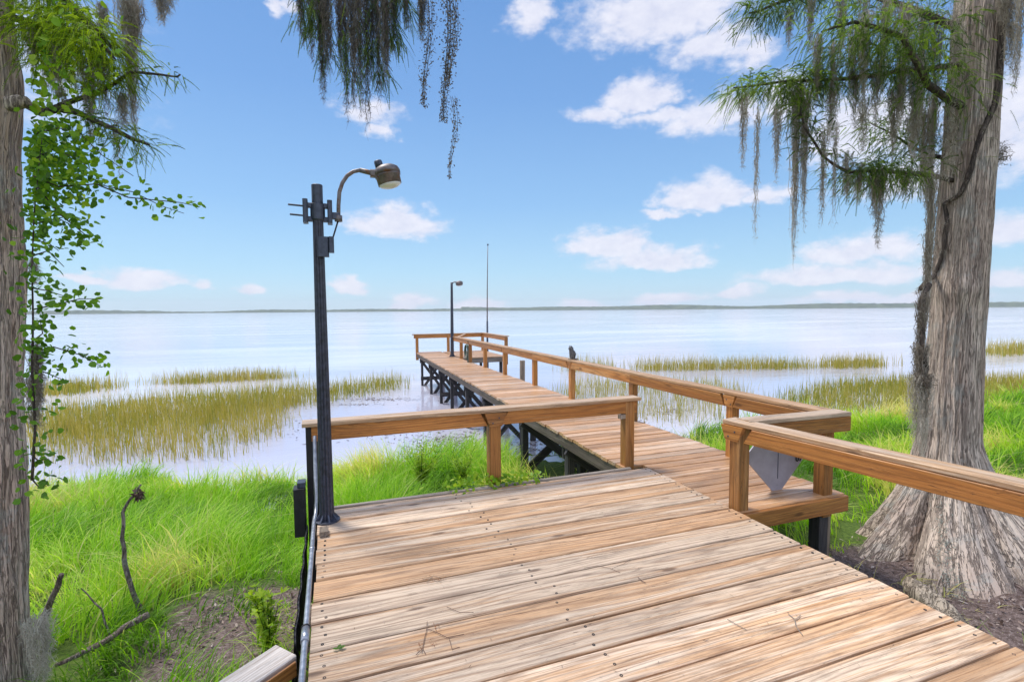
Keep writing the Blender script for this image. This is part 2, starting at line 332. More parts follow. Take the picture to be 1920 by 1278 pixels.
# ------------------------------------------------------------------ terrain, water, far shore
WZ = -1.2
def sstep(x): x = np.clip(x, 0, 1); return x*x*(3-2*x)
def shore(X): X = np.asarray(X, float); return 8.7 + np.clip((-1-X)*.36, 0, 2.2) + .25*np.sin(X*1.7+1) + .18*np.sin(X*4.1)
def gz(X, Y):
    X = np.asarray(X, float); Y = np.asarray(Y, float); t = Y-shore(X)
    up = WZ + .5*sstep(-t/5.5) + .05*np.sin(X*2.3+Y)*sstep(-t/2) + .04*np.sin(X*1.1-Y*1.7)*sstep(-t/2)
    return np.where(t < 0, up, WZ - np.minimum(t*.16, 1.6) - .01) + np.where(t < -9, .06*np.minimum((-t-9), 30), 0)*.3
def bare(X, Y):
    """1 where bare mulch shows"""
    a = np.exp(-(((X+.68)/.66)**2 + ((Y-4.0)/.85)**2)**1.5)*(.78+.22*np.sin(X*9+Y*4)); b = .75*np.exp(-(((X-4.35)/.6)**2+((Y-2.7)/.7)**2)**1.5)
    c = .85*np.exp(-(((X-5.0)/.9)**2+((Y-2.1)/.9)**2)**1.5); d = np.exp(-(((X-1.4)/1.9)**2+((Y-1.9)/2.3)**2)**3)
    return np.clip(np.maximum.reduce([a, b, c, d]), 0, 1)
def axis(lo, hi, a, b, fine):
    mid = list(np.arange(a, b, fine)); out = []; x = a; s = fine
    while x > lo: s *= 1.35; x -= s; out.append(max(x, lo))
    r = []; x = b; s = fine
    while x < hi: s *= 1.35; x += s; r.append(min(x, hi))
    return np.array(out[::-1]+mid+r)
gx, gy = axis(-3150, 3150, -14, 24, .16), axis(-1500, 26, -3, 14, .16)
GX, GY = np.meshgrid(gx, gy); GZ = gz(GX, GY)
GZ += np.vectorize(lambda a, b: mnoise.fractal(Vector((a*1.7, b*1.7, 0)), 1, 2, 4))(GX, GY)*.03*(GY < shore(GX)-.3)
V = np.stack([GX, GY, GZ], -1).reshape(-1, 3); nx, ny = len(gx), len(gy)
I = (np.arange(ny-1)[:, None]*nx+np.arange(nx-1)[None]).ravel(); Q = np.stack([I, I+1, I+nx+1, I+nx], 1)
mg, t, out = new_mat('lakeside_soil'); q = NT(t); oc = q.n('ShaderNodeTexCoord').outputs['Object']
br = q.attribute = q.n('ShaderNodeAttribute', attribute_name='bare').outputs['Fac']
n_ = q.noise(oc, 30, 6, .7); nn = q.noise(oc, 3, 4); c = q.mix(q.rng(n_, .35, .7), (.10, .07, .06), (.24, .18, .165))
c = q.mix(q.rng(q.noise(oc, 90, 3), .58, .7), c, (.38, .32, .3)); g = q.mix(q.rng(n_, .35, .65), (.05, .09, .015), (.12, .18, .03))
q.bsdf(out, q.mix(q.rng(q.math('ADD', br, q.math('MULTIPLY', nn, .35)), .35, .6), g, c), .9, q.bump(n_, .8, .03), .2)
ground = np_mesh('ground', V, Q, mg, None, {'bare': bare(V[:, 0], V[:, 1])}, True); tag(ground, kind='structure')
del ground['kind']; ground['kind'] = 'structure'
# water
ang = np.linspace(0, 2*np.pi, 129)[:-1]; rad = np.array([0.01, 20, 60, 200, 800, 3100]); WV = []
for r_ in rad: WV += [(4+r_*math.cos(a), 5+r_*math.sin(a), WZ) for a in ang]
WQ = [(k*128+i, k*128+(i+1) % 128, (k+1)*128+(i+1) % 128, (k+1)*128+i) for k in range(5) for i in range(128)]
mw, t, out = new_mat('lake_water'); q = NT(t); oc = q.n('ShaderNodeTexCoord').outputs['Object']
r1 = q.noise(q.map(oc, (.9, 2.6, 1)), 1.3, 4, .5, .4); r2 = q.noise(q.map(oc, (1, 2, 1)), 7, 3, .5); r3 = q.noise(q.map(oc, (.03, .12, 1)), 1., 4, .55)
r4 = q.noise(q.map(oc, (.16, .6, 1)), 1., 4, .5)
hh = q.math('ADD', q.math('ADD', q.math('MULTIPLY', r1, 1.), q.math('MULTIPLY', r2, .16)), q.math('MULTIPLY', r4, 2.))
cw = q.mix(q.rng(r3, .35, .65), (.43, .43, .53), (.64, .63, .71))  # pale sky reflection painted into the water's base colour, in broad patches
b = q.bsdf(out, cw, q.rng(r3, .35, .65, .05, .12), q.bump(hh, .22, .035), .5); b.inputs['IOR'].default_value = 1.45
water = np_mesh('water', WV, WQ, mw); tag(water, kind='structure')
# far shore: a low wooded ridge right round the visible lake
A = np.linspace(R(-62), R(92), 900); H = []
for a in A:
    H.append([(2450+80*k + 25*mnoise.noise(Vector((a*60, k*3, 1))), hgt) for k, hgt in enumerate([0]+[10+7*mnoise.noise(Vector((a*7, 0, 5)))+ (3.5 if a > YAW-.1 else -2.5)*1. + 2.6*mnoise.noise(Vector((a*160, k*2.3, 0)))+2*mnoise.noise(Vector((a*420, k, 0))) for k in range(4)]+[0])])
V = []
for a, row in zip(A, H):
    for (rr, hgt) in row: V.append((rr*math.sin(a), rr*math.cos(a), WZ+(-.5 if hgt == 0 else max(4, hgt*1.3))))
k_ = 6; I = (np.arange(len(A)-1)[:, None]*k_+np.arange(k_-1)[None]).ravel(); Q = np.stack([I, I+1, I+k_+1, I+k_], 1)
mfs, t, out = new_mat('far_woods'); q = NT(t); oc = q.n('ShaderNodeTexCoord').outputs['Object']
q.bsdf(out, q.mix(q.rng(q.noise(oc, .03, 5, .6), .35, .65), (.05, .08, .05), (.11, .14, .08)), .95, None, .1)
fs = np_mesh('far_shore_woods', V, Q, mfs); tag(fs, 'low grey-green wooded shore along the horizon across the lake', 'woods', kind='stuff')

# ------------------------------------------------------------------ ribbons for grass, reeds, moss
def ribbons(base, head, height, lean, width, nseg=4, droop=.25, curl=None):
    """tapering blades; base (N,3), head angle (N), others (N)"""
    N = len(base); T = np.linspace(0, 1, nseg+1)[None, :, None]
    hd = np.stack([np.cos(head), np.sin(head), np.zeros(N)], -1)[:, None]; sdv = np.stack([-np.sin(head+.6), np.cos(head+.6), np.zeros(N)], -1)[:, None]
    h = height[:, None, None]; l = lean[:, None, None]*h
    P = base[:, None] + hd*l*T**2 + np.array([0, 0, 1.])*h*(T - droop*lean[:, None, None]*T**2.5)
    wv = (width[:, None, None]*.5)*(1-T**1.6*.92)
    V = np.stack([P-sdv*wv, P+sdv*wv], 2).reshape(-1, 3)
    b_ = (np.arange(N)*(nseg+1)*2)[:, None]+np.arange(nseg)[None]*2; b_ = b_.ravel()
    return V, np.stack([b_, b_+1, b_+3, b_+2], 1), np.repeat(np.arange(N), (nseg+1)*2)
def scatter(n, x0, x1, y0, y1): return rng.uniform(x0, x1, n), rng.uniform(y0, y1, n)
def fbm(X, Y, s): return np.array([mnoise.fractal(Vector((a*s, b*s, 3.3)), 1, 2, 3) for a, b in zip(X, Y)])
def under(X, Y): return ((X > -.1) & (X < 3.0) & (Y < 4.25) & (Y > -3)) | ((X > 2.8) & (X < 4.05) & (Y > 3.0) & (Y < 20))
FWH = FW[:2]/np.linalg.norm(FW[:2]); RTH = np.array([FWH[1], -FWH[0]])
def visible(X, Y, m=1.12):
    d = X*FWH[0]+Y*FWH[1]; l = X*RTH[0]+Y*RTH[1]; return (d > .5) & (np.abs(l) < d*1.02*m+.8)
def grass_patch(name, label, x0, x1, y0, y1, nclump, per, hmul, sel=None, seed=0, flow=(.6, 2.0)):
    X, Y = scatter(nclump, x0, x1, y0, y1)
    k = (Y < shore(X)+.12) & ~under(X, Y) & visible(X, Y)
    if sel is not None: k &= sel(X, Y)
    X, Y = X[k], Y[k]; b_ = bare(X, Y); f1 = fbm(X, Y, .8); k = rng.random(len(X)) > b_*1.15-.06; X, Y, f1, b_ = X[k], Y[k], f1[k], b_[k]
    k = (np.hypot(X-5.44, Y-2.92) > .95) & (np.hypot(X+2, Y-3.9) > .4); X, Y, f1, b_ = X[k], Y[k], f1[k], b_[k]
    f2 = fbm(X+40, Y, .5); N = len(X)*per; ci = np.repeat(np.arange(len(X)), per)
    bx = X[ci]+rng.normal(0, .05, N); by = Y[ci]+rng.normal(0, .05, N)
    ch = rng.uniform(.55, 1.3, len(X))*(1+1.3*f1); cl = rng.uniform(.5, 1.25, len(X)); chd = rng.uniform(-1, 1, len(X))*flow[0]+flow[1]+f2*5
    hgt = hmul*ch[ci]*rng.uniform(.45, 1.15, N)*(1-.6*b_[ci]); hgt = np.clip(hgt, .04, .95)
    d = np.hypot(bx, by)
    V, Q, own = ribbons(np.stack([bx, by, gz(bx, by)-.03], 1), chd[ci]+rng.normal(0, .8, N), hgt, cl[ci]*rng.uniform(.3, 1.3, N), (.0045+.0011*d)*rng.uniform(.7, 1.3, N), 4, .45)
    tint = np.clip(.46+1.0*f2[ci]+.5*f1[ci]+rng.normal(0, .13, N)+(rng.random(N) > .94)*.5-(b_[ci]*.0), 0, 1)
    return np_mesh(name, V, Q, M_GRASS, None, {'tint': tint[own]}, False)
g1 = grass_patch('grass', 'g', -13, -.12, 2.4, 12, 17500, 9, .32)
tag(g1, 'long bright green grass on the bank left of the deck', 'grass', kind='stuff')
g2 = grass_patch('grass', 'g', -.1, 4.1, 4.4, 9.3, 3400, 10, .46)
tag(g2, 'tall green grass between the front railing and the water', 'grass', kind='stuff')
g3 = grass_patch('grass', 'g', 3.2, 19, -2, 10.5, 11500, 9, .42)
tag(g3, 'green grass on the bank right of the boardwalk, behind the large trunk', 'grass', kind='stuff')
# litter on bare soil
def cards(C, D, Nn, L, W):
    """folded six-sided leaves: centres, directions, normals"""
    D = D/np.linalg.norm(D, axis=1, keepdims=True); S = np.cross(D, Nn); S /= np.linalg.norm(S, axis=1, keepdims=True)+1e-9; U = np.cross(S, D)
    L = L[:, None]; W = W[:, None]; c = lambda a, b, u: C + D*L*a + S*W*b + U*W*u
    V = np.stack([c(0, 0, 0), c(.3, .5, .12), c(.72, .42, .1), c(1, 0, 0), c(.72, -.42, .1), c(.3, -.5, .12)], 1).reshape(-1, 3)
    b_ = np.arange(len(C))*6
    return V, np.concatenate([np.stack([b_, b_+1, b_+2, b_+3], 1), np.stack([b_, b_+3, b_+4, b_+5], 1)]), np.repeat(np.arange(len(C)), 6)
def rand_dir(n, zs=1.): v = rng.normal(0, 1, (n, 3)); v[:, 2] *= zs; return v/np.linalg.norm(v, axis=1, keepdims=True)
X, Y = scatter(26000, -3.2, 6.5, 1.5, 6.2); k = (rng.random(len(X)) < bare(X, Y)+.04) & ~((X > .2) & (X < 2.7) & (Y < 4.1)) & (Y < shore(X)-.2); X, Y = X[k], Y[k]; n = len(X)
V, Q, own = cards(np.stack([X, Y, gz(X, Y)+rng.uniform(.0, .03, n)], 1), rand_dir(n, .25), rand_dir(n, .3)*.5+[0, 0, 1], rng.uniform(.015, .07, n), rng.uniform(.004, .018, n))
tag(np_mesh('leaf_litter', V, Q, M_LITTER, None, {'tint': rng.random(n)[own]}), 'purple-brown bark chips and dead leaves on bare soil beside the deck', 'leaf litter', kind='stuff')
# reeds
def inpoly(X, Y, P):
    r = np.zeros(len(X), bool); j = len(P)-1
    for i in range(len(P)):
        (a, b), (c, d) = P[i], P[j]; r ^= ((b > Y) != (d > Y)) & (X < (c-a)*(Y-b)/(d-b+1e-9)+a); j = i
    return r
def reeds(label, poly, n, hmean, tone, thin=0., clump=1.2):
    P = np.array([at(x, y, WZ)[:2] for x, y in poly]); lo, hi = P.min(0), P.max(0)
    X, Y = scatter(n*3, lo[0], hi[0], lo[1], hi[1]); k = inpoly(X, Y, P) & ~under(X, Y) & (Y > shore(X)-.1); X, Y = X[k], Y[k]
    f = fbm(X, Y, clump); k = f+rng.normal(0, .12, len(X)) > thin-.25; X, Y, f = X[k][:n], Y[k][:n], f[k][:n]; m = len(X); d = np.hypot(X, Y); X = X+rng.normal(0, 1, m)*(.022*d); Y = Y+rng.normal(0, .014, m)*d
    kk = (Y > shore(X)-.1) & ~under(X, Y); X, Y, f, d = X[kk], Y[kk], f[kk], d[kk]; m = len(X)
    hg = hmean*rng.uniform(.45, 1.2, m)*(1+.5*f)
    V, Q, own = ribbons(np.stack([X, Y, np.full(m, WZ-.05)], 1), rng.uniform(0, 6.28, m), hg, np.abs(rng.normal(0, .16, m))+.02, (.003+.0007*d)*rng.uniform(.7, 1.3, m), 3, .3)
    o = np_mesh('reeds', V, Q, M_REED, None, {'tint': np.clip(tone+rng.normal(0, .2, m)+.8*f, 0, 1)[own]}); tag(o, label, 'reeds', kind='stuff'); return o
reeds('dense olive reed band across the shallows behind the lamp post', [(60, 842), (60, 778), (330, 748), (620, 730), (748, 712), (742, 732), (600, 756), (400, 796)], 6800, .50, .36, -.05, 2.0)
reeds('narrow brown reed strip lying beyond the main left band', [(318, 716), (520, 706), (525, 711), (330, 721)], 1500, .5, .55, -.3)
reeds('sparse scattered reeds between the left bank and the main band', [(60, 875), (60, 800), (330, 780), (520, 748), (530, 800), (430, 860)], 4200, .52, .45, .05, 1.0)
reeds('small yellow reed clump at the far left beside the tree', [(60, 740), (110, 730), (200, 724), (195, 729), (120, 742)], 900, .6, .6, -.3)
reeds('long brown reed strip far out to the right of the boardwalk', [(1195, 690), (1500, 686), (1512, 691), (1200, 696)], 2000, .62, .62, -.4)
reeds('short reed clump far out between boardwalk rail and large trunk', [(1550, 686), (1640, 682), (1645, 687), (1560, 691)], 800, .62, .58, -.3)
reeds('wide olive reed bed in front of the right bank', [(1440, 780), (1470, 745), (1580, 722), (1740, 716), (1950, 716), (1960, 760), (1700, 785)], 7500, .5, .38, -.15)
reeds('thin reeds standing behind the boardwalk railing', [(1005, 745), (1120, 715), (1350, 720), (1420, 755), (1330, 800), (1180, 790)], 2600, .47, .5, .0)
reeds('little reed tuft right of the owl decoy', [(1072, 692), (1140, 688), (1142, 694), (1075, 698)], 380, .65, .6, -.4)
reeds('distant reed strip at the right edge behind the trunk', [(1850, 660), (1960, 656), (1960, 662), (1860, 668)], 900, .8, .6, -.4)
# floating weed
C = []
for (cx_, cy_, sx_, sy_, n) in [(700, 748, 90, 4, 260), (660, 758, 70, 3, 90), (690, 810, 80, 14, 130), (850, 830, 90, 22, 620), (560, 800, 60, 30, 60), (1060, 870, 70, 20, 420), (1000, 835, 60, 20, 200), (1150, 790, 60, 14, 120), (1250, 770, 60, 12, 160)]:
    for _ in range(n): C.append(at(random.gauss(cx_, sx_*.5), random.gauss(cy_, sy_*.5), WZ+.006))
C = np.array(C); C = C[C[:, 1] > shore(C[:, 0])]; n = len(C)
V, Q, own = cards(C, rand_dir(n, .0)+[0, 0, 1e-3], np.tile([0, 0, 1.], (n, 1)), rng.uniform(.03, .13, n), rng.uniform(.008, .03, n))
tag(np_mesh('floating_weed', V, Q, M_LITTER, None, {'tint': (rng.random(n)*.35)[own]}), 'dark scraps of weed floating on the water near the pilings', 'pond weed', kind='stuff')

# ------------------------------------------------------------------ deck
deck = empty('deck', (0, 0, 0)); tag(deck, 'wide landing of worn pale planks in the foreground', 'deck')
mb = MB(); SCR = []; y = 4.235; k = 0; edges = []
wid = [.245, .215, .222, .218, .222, .214, .217, .221]
while y > -2.4:
    wd = wid[k % 8]; gap = random.choice([.009, .010, .013, .017]); 
    if k in (6, 8, 9): gap = .018
    mb.beam((-.13+random.uniform(-.008, .008), y-wd/2, -.022+random.uniform(-.003, .003)), (2.985+random.uniform(-.01, .01), y-wd/2, -.022+random.uniform(-.003, .003)), wd-gap, .042, ch=.006, segs=14, warp=.003)
    edges.append((y, wd))
    for xs in (-.075, 1.02, 2.93):
        for f_ in (.18, .5, .82):
            px_, py_ = xs+random.uniform(-.012, .012)+(random.uniform(-.05, .05) if xs == 1.02 else 0), y-wd*f_
            if xs == 1.02: px_ += .6*(4.2-y)*.12
            SCR.append((px_, py_))
    y -= wd; k += 1
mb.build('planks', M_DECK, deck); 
SCR.sort(key=lambda p: p[0]**2+p[1]**2+(100 if p[1] < 1.0 else 0)); sc_ = MB(); scm = None
def screw_at(mbx, p): return mbx.lathe((p[0], p[1], -.0012), [(.0075, -.004), (.0075, .002), (.0045, .0022), (.004, -.001)], 10)
for i, p in enumerate(SCR):
    if i >= 96: screw_at(sc_, p)
    elif scm is None: scm = screw_at(MB(), (0, 0)).build('screw', M_BLACK, deck, True); scm.location = (p[0], p[1], 0)
    else: c_ = scm.copy(); link(c_, deck); c_.location = (p[0], p[1], 0)
o = sc_.build('far_screws', M_BLACK, deck, True); o['kind'] = 'stuff'
mb = MB(); mb.beam((-.12, 4.263, -.085), (2.80, 4.263, -.085), .04, .19, segs=6, warp=.003); mb.build('front_fascia', M_GREY, deck)
mb = MB(); mb.beam((-.105, 4.22, -.135), (-.105, -2.2, -.135), .04, .18, segs=6, warp=.003); mb.build('side_joist', M_PILE, deck)
mb = MB(); mb.beam((2.955, 3.0, -.135), (2.955, -2.2, -.135), .04, .18, segs=6, warp=.003); mb.build('side_joist', M_GREY, deck)
for yy in (3.3, 1.5, -.5): mb = MB(); mb.beam((-.05, yy, -.135), (2.9, yy, -.135), .045, .18); mb.build('joist', M_PILE, deck)
for (px_, py_) in [(0.0, 4.13), (1.4, 4.16), (2.6, 4.1), (0., 2.2), (2.85, 2.2), (0., 0), (2.85, 0)]:
    mb = MB(); zt = -.235; mb.beam((px_, py_, float(gz(px_, py_))-.25), (px_, py_, zt+.19), .11, .11, up=(0, 1, 0)); mb.build('pile', M_PILE, deck)

# ------------------------------------------------------------------ boardwalk
def LX(Y): return 2.76+.022*(Y-4.3)
def RX(Y): return 4.15-.006*(Y-4)
bw = empty('boardwalk', (3.4, 10, 0)); tag(bw, 'long narrow plank boardwalk on dark pilings running out over the lake', 'boardwalk')
mb = MB(); y = 3.03; P_ = .146
while y < 19.5:
    x0 = LX(y) if y > 4.25 else 3.0; zt = -.024-.004*random.random() - (.004 if y < 4.3 else 0)
    mb.beam((x0+random.uniform(-.012, .012), y+P_/2, zt), (RX(y)+random.uniform(-.012, .012), y+P_/2, zt+random.uniform(-.003, .003)), P_-random.choice([.008, .011, .015]), .036, ch=.005, segs=4, warp=.003); y += P_
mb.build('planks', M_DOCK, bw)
y = 16.55; mb = MB()
while y < 19.45: mb.beam((4.16, y+P_/2, -.03), (5.78, y+P_/2, -.03), P_-.01, .036, ch=.005, segs=2, warp=.003); y += P_
mb.build('side_platform_planks', M_DOCK, bw)
def bm(name, mat, p0, p1, wd, ht, parent=bw, **k): m_ = MB(); m_.beam(p0, p1, wd, ht, **k); return m_.build(name, mat, parent)
bm('stringer', M_EDGE, (LX(4.3)+.03, 4.3, -.115), (LX(19.5)+.03, 19.5, -.115), .045, .14, segs=10, warp=.003)
bm('stringer', M_EDGE, (RX(3.1)-.03, 3.1, -.115), (RX(19.5)-.03, 19.5, -.115), .045, .14, segs=10, warp=.003)
bm('stringer', M_PILE, (3.45, 3.1, -.115), (3.45, 19.4, -.115), .045, .14)
bm('end_fascia', M_RAIL, (2.97, 3.02, -.09), (4.17, 3.02, -.09), .038, .135, segs=3, warp=.002)
bm('side_platform_beam', M_EDGE, (4.16, 16.53, -.12), (5.80, 16.53, -.12), .045, .16)
bm('side_platform_beam', M_EDGE, (5.78, 16.5, -.12), (5.78, 19.45, -.12), .045, .16)
bm('side_platform_beam', M_EDGE, (4.16, 19.46, -.12), (5.8, 19.46, -.12), .045, .16)
def gzf(x, y): return float(gz(x, y))
LY = [5.82, 7.53, 9.84, 11.5, 13.27, 14.85, 16.67, 18.67]
for i, yy in enumerate(LY):
    xl, xr = LX(yy)+.10, RX(yy)-.09
    s_ = .10 if i < 3 else .08
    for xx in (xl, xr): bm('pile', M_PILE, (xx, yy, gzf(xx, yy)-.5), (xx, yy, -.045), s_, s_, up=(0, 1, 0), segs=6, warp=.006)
    bm('cross_beam', M_PILE, (xl-.06, yy+.075, -.27), (xr+.06, yy+.075, -.27), .045, .17)
    if i in (3, 5, 7): bm('cross_beam', M_PILE, (xl-.06, yy-.07, WZ+.28), (xr+.06, yy-.07, WZ+.28), .045, .13)
for i, yy in enumerate(LY):
    xl, xr = LX(yy)+.06, RX(yy)-.05; lo = max(gzf(xl, yy), WZ-.25)-.05 if i > 0 else -1.15
    bm('brace', M_PILE, (xl-.03, yy-.08, -.20), (xr, yy-.08, lo), .04, .135 if i < 2 else .095)
    bm('brace', M_PILE, (xl-.06, yy+.08, lo), (xr, yy+.08, -.20), .04, .135 if i < 2 else .095)
for (x_, yy) in [(LX(5.8)+.30, 5.86), (3.45, 6.9), (3.5, 9.1)]: bm('pile', M_PILE, (x_, yy, gzf(x_, yy)-.5), (x_, yy, -.045), .09, .09, up=(0, 1, 0))
for (x_, y_) in [(5.62, 16.7), (5.62, 19.2), (4.5, 19.2)]: bm('pile', M_PILE, (x_, y_, gzf(x_, y_)-.5), (x_, y_, -.05), .09, .09, up=(0, 1, 0))
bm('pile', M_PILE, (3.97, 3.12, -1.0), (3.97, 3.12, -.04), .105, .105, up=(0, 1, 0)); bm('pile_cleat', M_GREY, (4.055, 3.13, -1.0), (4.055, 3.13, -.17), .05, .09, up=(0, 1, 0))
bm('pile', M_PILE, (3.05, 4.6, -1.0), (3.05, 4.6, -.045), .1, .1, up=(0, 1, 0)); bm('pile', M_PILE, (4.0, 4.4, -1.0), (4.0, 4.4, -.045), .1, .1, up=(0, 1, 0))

# ------------------------------------------------------------------ railings
def bracket(parent, c, along, out_, mat=M_RAIL, top=.662, bot=.54, wt=.105, wb=.058):
    a = Vector(along).normalized(); o = Vector(out_).normalized(); c = Vector(c); m_ = MB()
    m_.prism([c+a*s+Vector((0, 0, z)) for s, z in ((-wb, bot), (wb, bot), (wt, top), (-wt, top))], o*.042); br = m_.build('bracket', mat, parent)
    for s, z in ((-.03, bot+.03), (.03, bot+.075)): m_ = MB(); m_.lathe(c+a*s+Vector((0, 0, z))+o*.041, [(.0075, 0), (.0075, .003), (.004, .0045)], 10, o); m_.build('bolt', M_DARKMETAL, br)
    return br
# front railing
fr = empty('railing', (1.4, 4.38, 0)); tag(fr, 'front railing of the landing with trapezoid bracket at its middle post', 'railing')
mb = MB(); mb.beam((-.24, 4.40, .683), (2.96, 4.40, .683), .155, .036, ch=.006, segs=10, warp=.003); mb.build('top_cap', M_CAP, fr)
bm('rail_board', M_RAIL, (-.17, 4.372, .602), (1.30, 4.372, .602), .038, .124, fr, segs=6, warp=.002, cut1=.035)
bm('rail_board', M_RAIL, (1.50, 4.372, .602), (2.93, 4.372, .602), .038, .124, fr, segs=6, warp=.002, cut0=.035)
bm('rail_board', M_RAIL, (-.2, 4.455, .592), (2.9, 4.455, .592), .038, .13, fr)
for x_ in (1.40, 2.85): bm('post', M_RAIL, (x_, 4.40, -.35), (x_, 4.40, .66 if x_ == 2.85 else .62), .105, .10, fr, up=(0, 1, 0), segs=4, warp=.002)
bm('post', M_BLACK, (-.17, 4.41, -.9), (-.17, 4.41, .66), .09, .09, fr, up=(0, 1, 0))
bracket(fr, (1.40, 4.352, 0), (1, 0, 0), (0, -1, 0)); bm('cleat', M_GREY, (2.74, 4.33, .50), (2.74, 4.33, .538), .07, .04, fr, up=(0, 1, 0))
bm('post_face', M_RAIL, (1.40, 4.343, -.06), (1.40, 4.343, .538), .108, .012, fr, up=(0, 1, 0))
# right railing (near): corner, short return, long run to the right
rr = empty('railing', (3.1, 3.1, 0)); tag(rr, 'near right railing running from the corner post past the large trunk', 'railing')
A0, A1 = Vector((3.045, 3.16, 0)), Vector((3.52, -.2, 0)); dr = (A1-A0).normalized(); nr = Vector((dr.y, -dr.x, 0))
if nr.x > 0: nr = -nr
bm('top_cap', M_CAP, A0-dr*.07+Vector((.03, 0, .683)), A1+Vector((.03, 0, .683)), .155, .036, rr, ch=.006, segs=12, warp=.003)
bm('rail_board', M_RAIL, A0+dr*.17+nr*.035+Vector((0, 0, .605)), A1+nr*.035+Vector((0, 0, .605)), .038, .118, rr, segs=12, warp=.002, cut0=.035)
bracket(rr, A0+dr*.03+nr*.02, dr, nr, top=.662, bot=.545, wt=.10, wb=.06)
bm('post', M_RAIL, (3.055, 3.10, -.35), (3.055, 3.10, .655), .105, .105, rr, up=(0, 1, 0), segs=4, warp=.002)
bm('post', M_RAIL, (3.42, .7, -.9), (3.42, .7, .655), .105, .105, rr, up=(0, 1, 0))
# short return and long boardwalk railing
br_ = empty('railing', (4.0, 8, 0)); tag(br_, 'long boardwalk railing from the near corner out to the lamp post', 'railing')
bm('top_cap', M_CAP, (3.10, 3.115, .690), (4.17, 3.075, .690), .15, .036, br_, ch=.006, segs=4, warp=.002)
bm('rail_board', M_RAIL, (3.12, 3.062, .607), (4.17, 3.022, .607), .038, .125, br_, segs=4, warp=.002)
bm('post', M_RAIL, (3.985, 3.10, -.2), (3.985, 3.10, .66), .105, .105, br_, up=(0, 1, 0))
PY = [4.25, 6.15, 8.1, 9.85, 11.8, 13.5, 15.1, 16.25]
SEG = [3.12]+PY+[17.1]
bm('top_cap', M_CAP, (4.10, 3.15, .683), (4.07, 17.1, .683), .15, .036, br_, ch=.006, segs=30, warp=.006)
for i in range(len(PY)+1):
    a = 3.14 if i == 0 else PY[i-1]+(.09 if i in (1, 3, 5, 7) else 0); b_ = 17.1 if i == len(PY) else PY[i]-(.09 if i in (0, 2, 4, 6) else 0)
    bm('rail_board', M_RAIL, (4.035, a, .602), (4.035, b_, .602), .038, .122, br_, segs=4, warp=.002, cut0=.03 if i in (1, 3, 5, 7) else 0, cut1=.03 if i in (0, 2, 4, 6) else 0)
for i, yy in enumerate(PY):
    bm('post', M_RAIL, (4.06+.02, yy, -.32), (4.08, yy, .66), .09, .10, br_, up=(0, 1, 0), segs=3, warp=.003)
    if i % 2 == 0: bracket(br_, (4.062, yy, 0), (0, 1, 0), (-1, 0, 0), wt=.085, wb=.05)
# end railing
er = empty('railing', (4.4, 19.4, 0)); tag(er, 'far railing around the end of the boardwalk behind the second lamp post', 'railing')
bm('top_cap', M_CAP, (2.95, 19.42, .684), (5.86, 19.42, .684), .15, .036, er, ch=.006)
bm('rail_board', M_RAIL, (3.0, 19.38, .60), (5.80, 19.38, .60), .038, .13, er)
bm('top_cap', M_CAP, (5.78, 19.35, .688), (5.78, 16.45, .688), .14, .036, er, ch=.006)
bm('rail_board', M_RAIL, (5.74, 19.35, .60), (5.74, 16.45, .60), .038, .13, er)
bm('top_cap', M_CAP, (4.16, 17.15, .66), (5.0, 19.3, .66), .10, .03, er, ch=.006)
for (x_, y_) in [(3.12, 19.38), (4.35, 19.4), (5.76, 19.4), (5.76, 16.52)]: bm('post', M_RAIL, (x_, y_, -.3), (x_, y_, .66), .10, .10, er, up=(0, 1, 0))
# lone pile
lp = MB(); lp.beam((4.72, 12.3, gzf(4.72, 12.3)-.4), (4.74, 12.3, .27), .11, .11, up=(0, 1, 0), segs=3, warp=.004); o = lp.build('mooring_post', M_GREY); tag(o, 'lone square timber post in the water beside the boardwalk railing', 'post')

# ------------------------------------------------------------------ lamp posts
def lamp_post(base, H, lean, arm_pts, head, r0, r1, near=True):
    e = empty('lamp_post', base); B = Vector(base); top = B+Vector(lean)+Vector((0, 0, H))
    mb = MB(); n = 96 if near else 16; n0 = 0; rings = 14
    for k in range(rings+1):
        t = k/rings; c = B+(top-B)*t; r_ = r0+(r1-r0)*t
        for i in range(n):
            a = 2*math.pi*i/n; fl = r_*(1-.20*max(0, math.cos(a*12))**1.5) if near and t < .98 else r_
            mb.v.append(c+Vector((math.cos(a)*fl, math.sin(a)*fl, 0))); mb.gc.append(Vector((t*H, a*.1, 0))); mb.rn.append(.3)
    for k in range(rings):
        for i in range(n): j = (i+1) % n; mb.f.append((k*n+i, k*n+j, (k+1)*n+j, (k+1)*n+i))
    mb.f.append(tuple(rings*n+i for i in range(n)))
    mb.build('pole', M_POLE, e, True)
    mb = MB(); mb.lathe(base, [(r0*1.75, 0), (r0*1.75, .012), (r0*1.1, .016)], 24)
    for i in range(8 if near else 4):
        a = 2*math.pi*i/(8 if near else 4)+.2; u = Vector((math.cos(a), math.sin(a), 0)); s = Vector((-u.y, u.x, 0))*.006
        mb.prism([B+u*r0*.8+Vector((0, 0, .012))-s, B+u*r0*1.7+Vector((0, 0, .012))-s, B+u*r0*.95+Vector((0, 0, .012+r0*.9))-s, B+u*r0*.8+Vector((0, 0, .012+r0*.9))-s], s*2)
    mb.build('base_flange', M_DARKMETAL, e)
    return e, top
L, top = lamp_post((-.065, 4.02, 0), 2.535, (.0, .04, 0), None, None, .054, .036)
tag(L, 'tall black fluted lamp post at the left corner of the landing', 'lamp post', 'lamp posts')
T_ = top
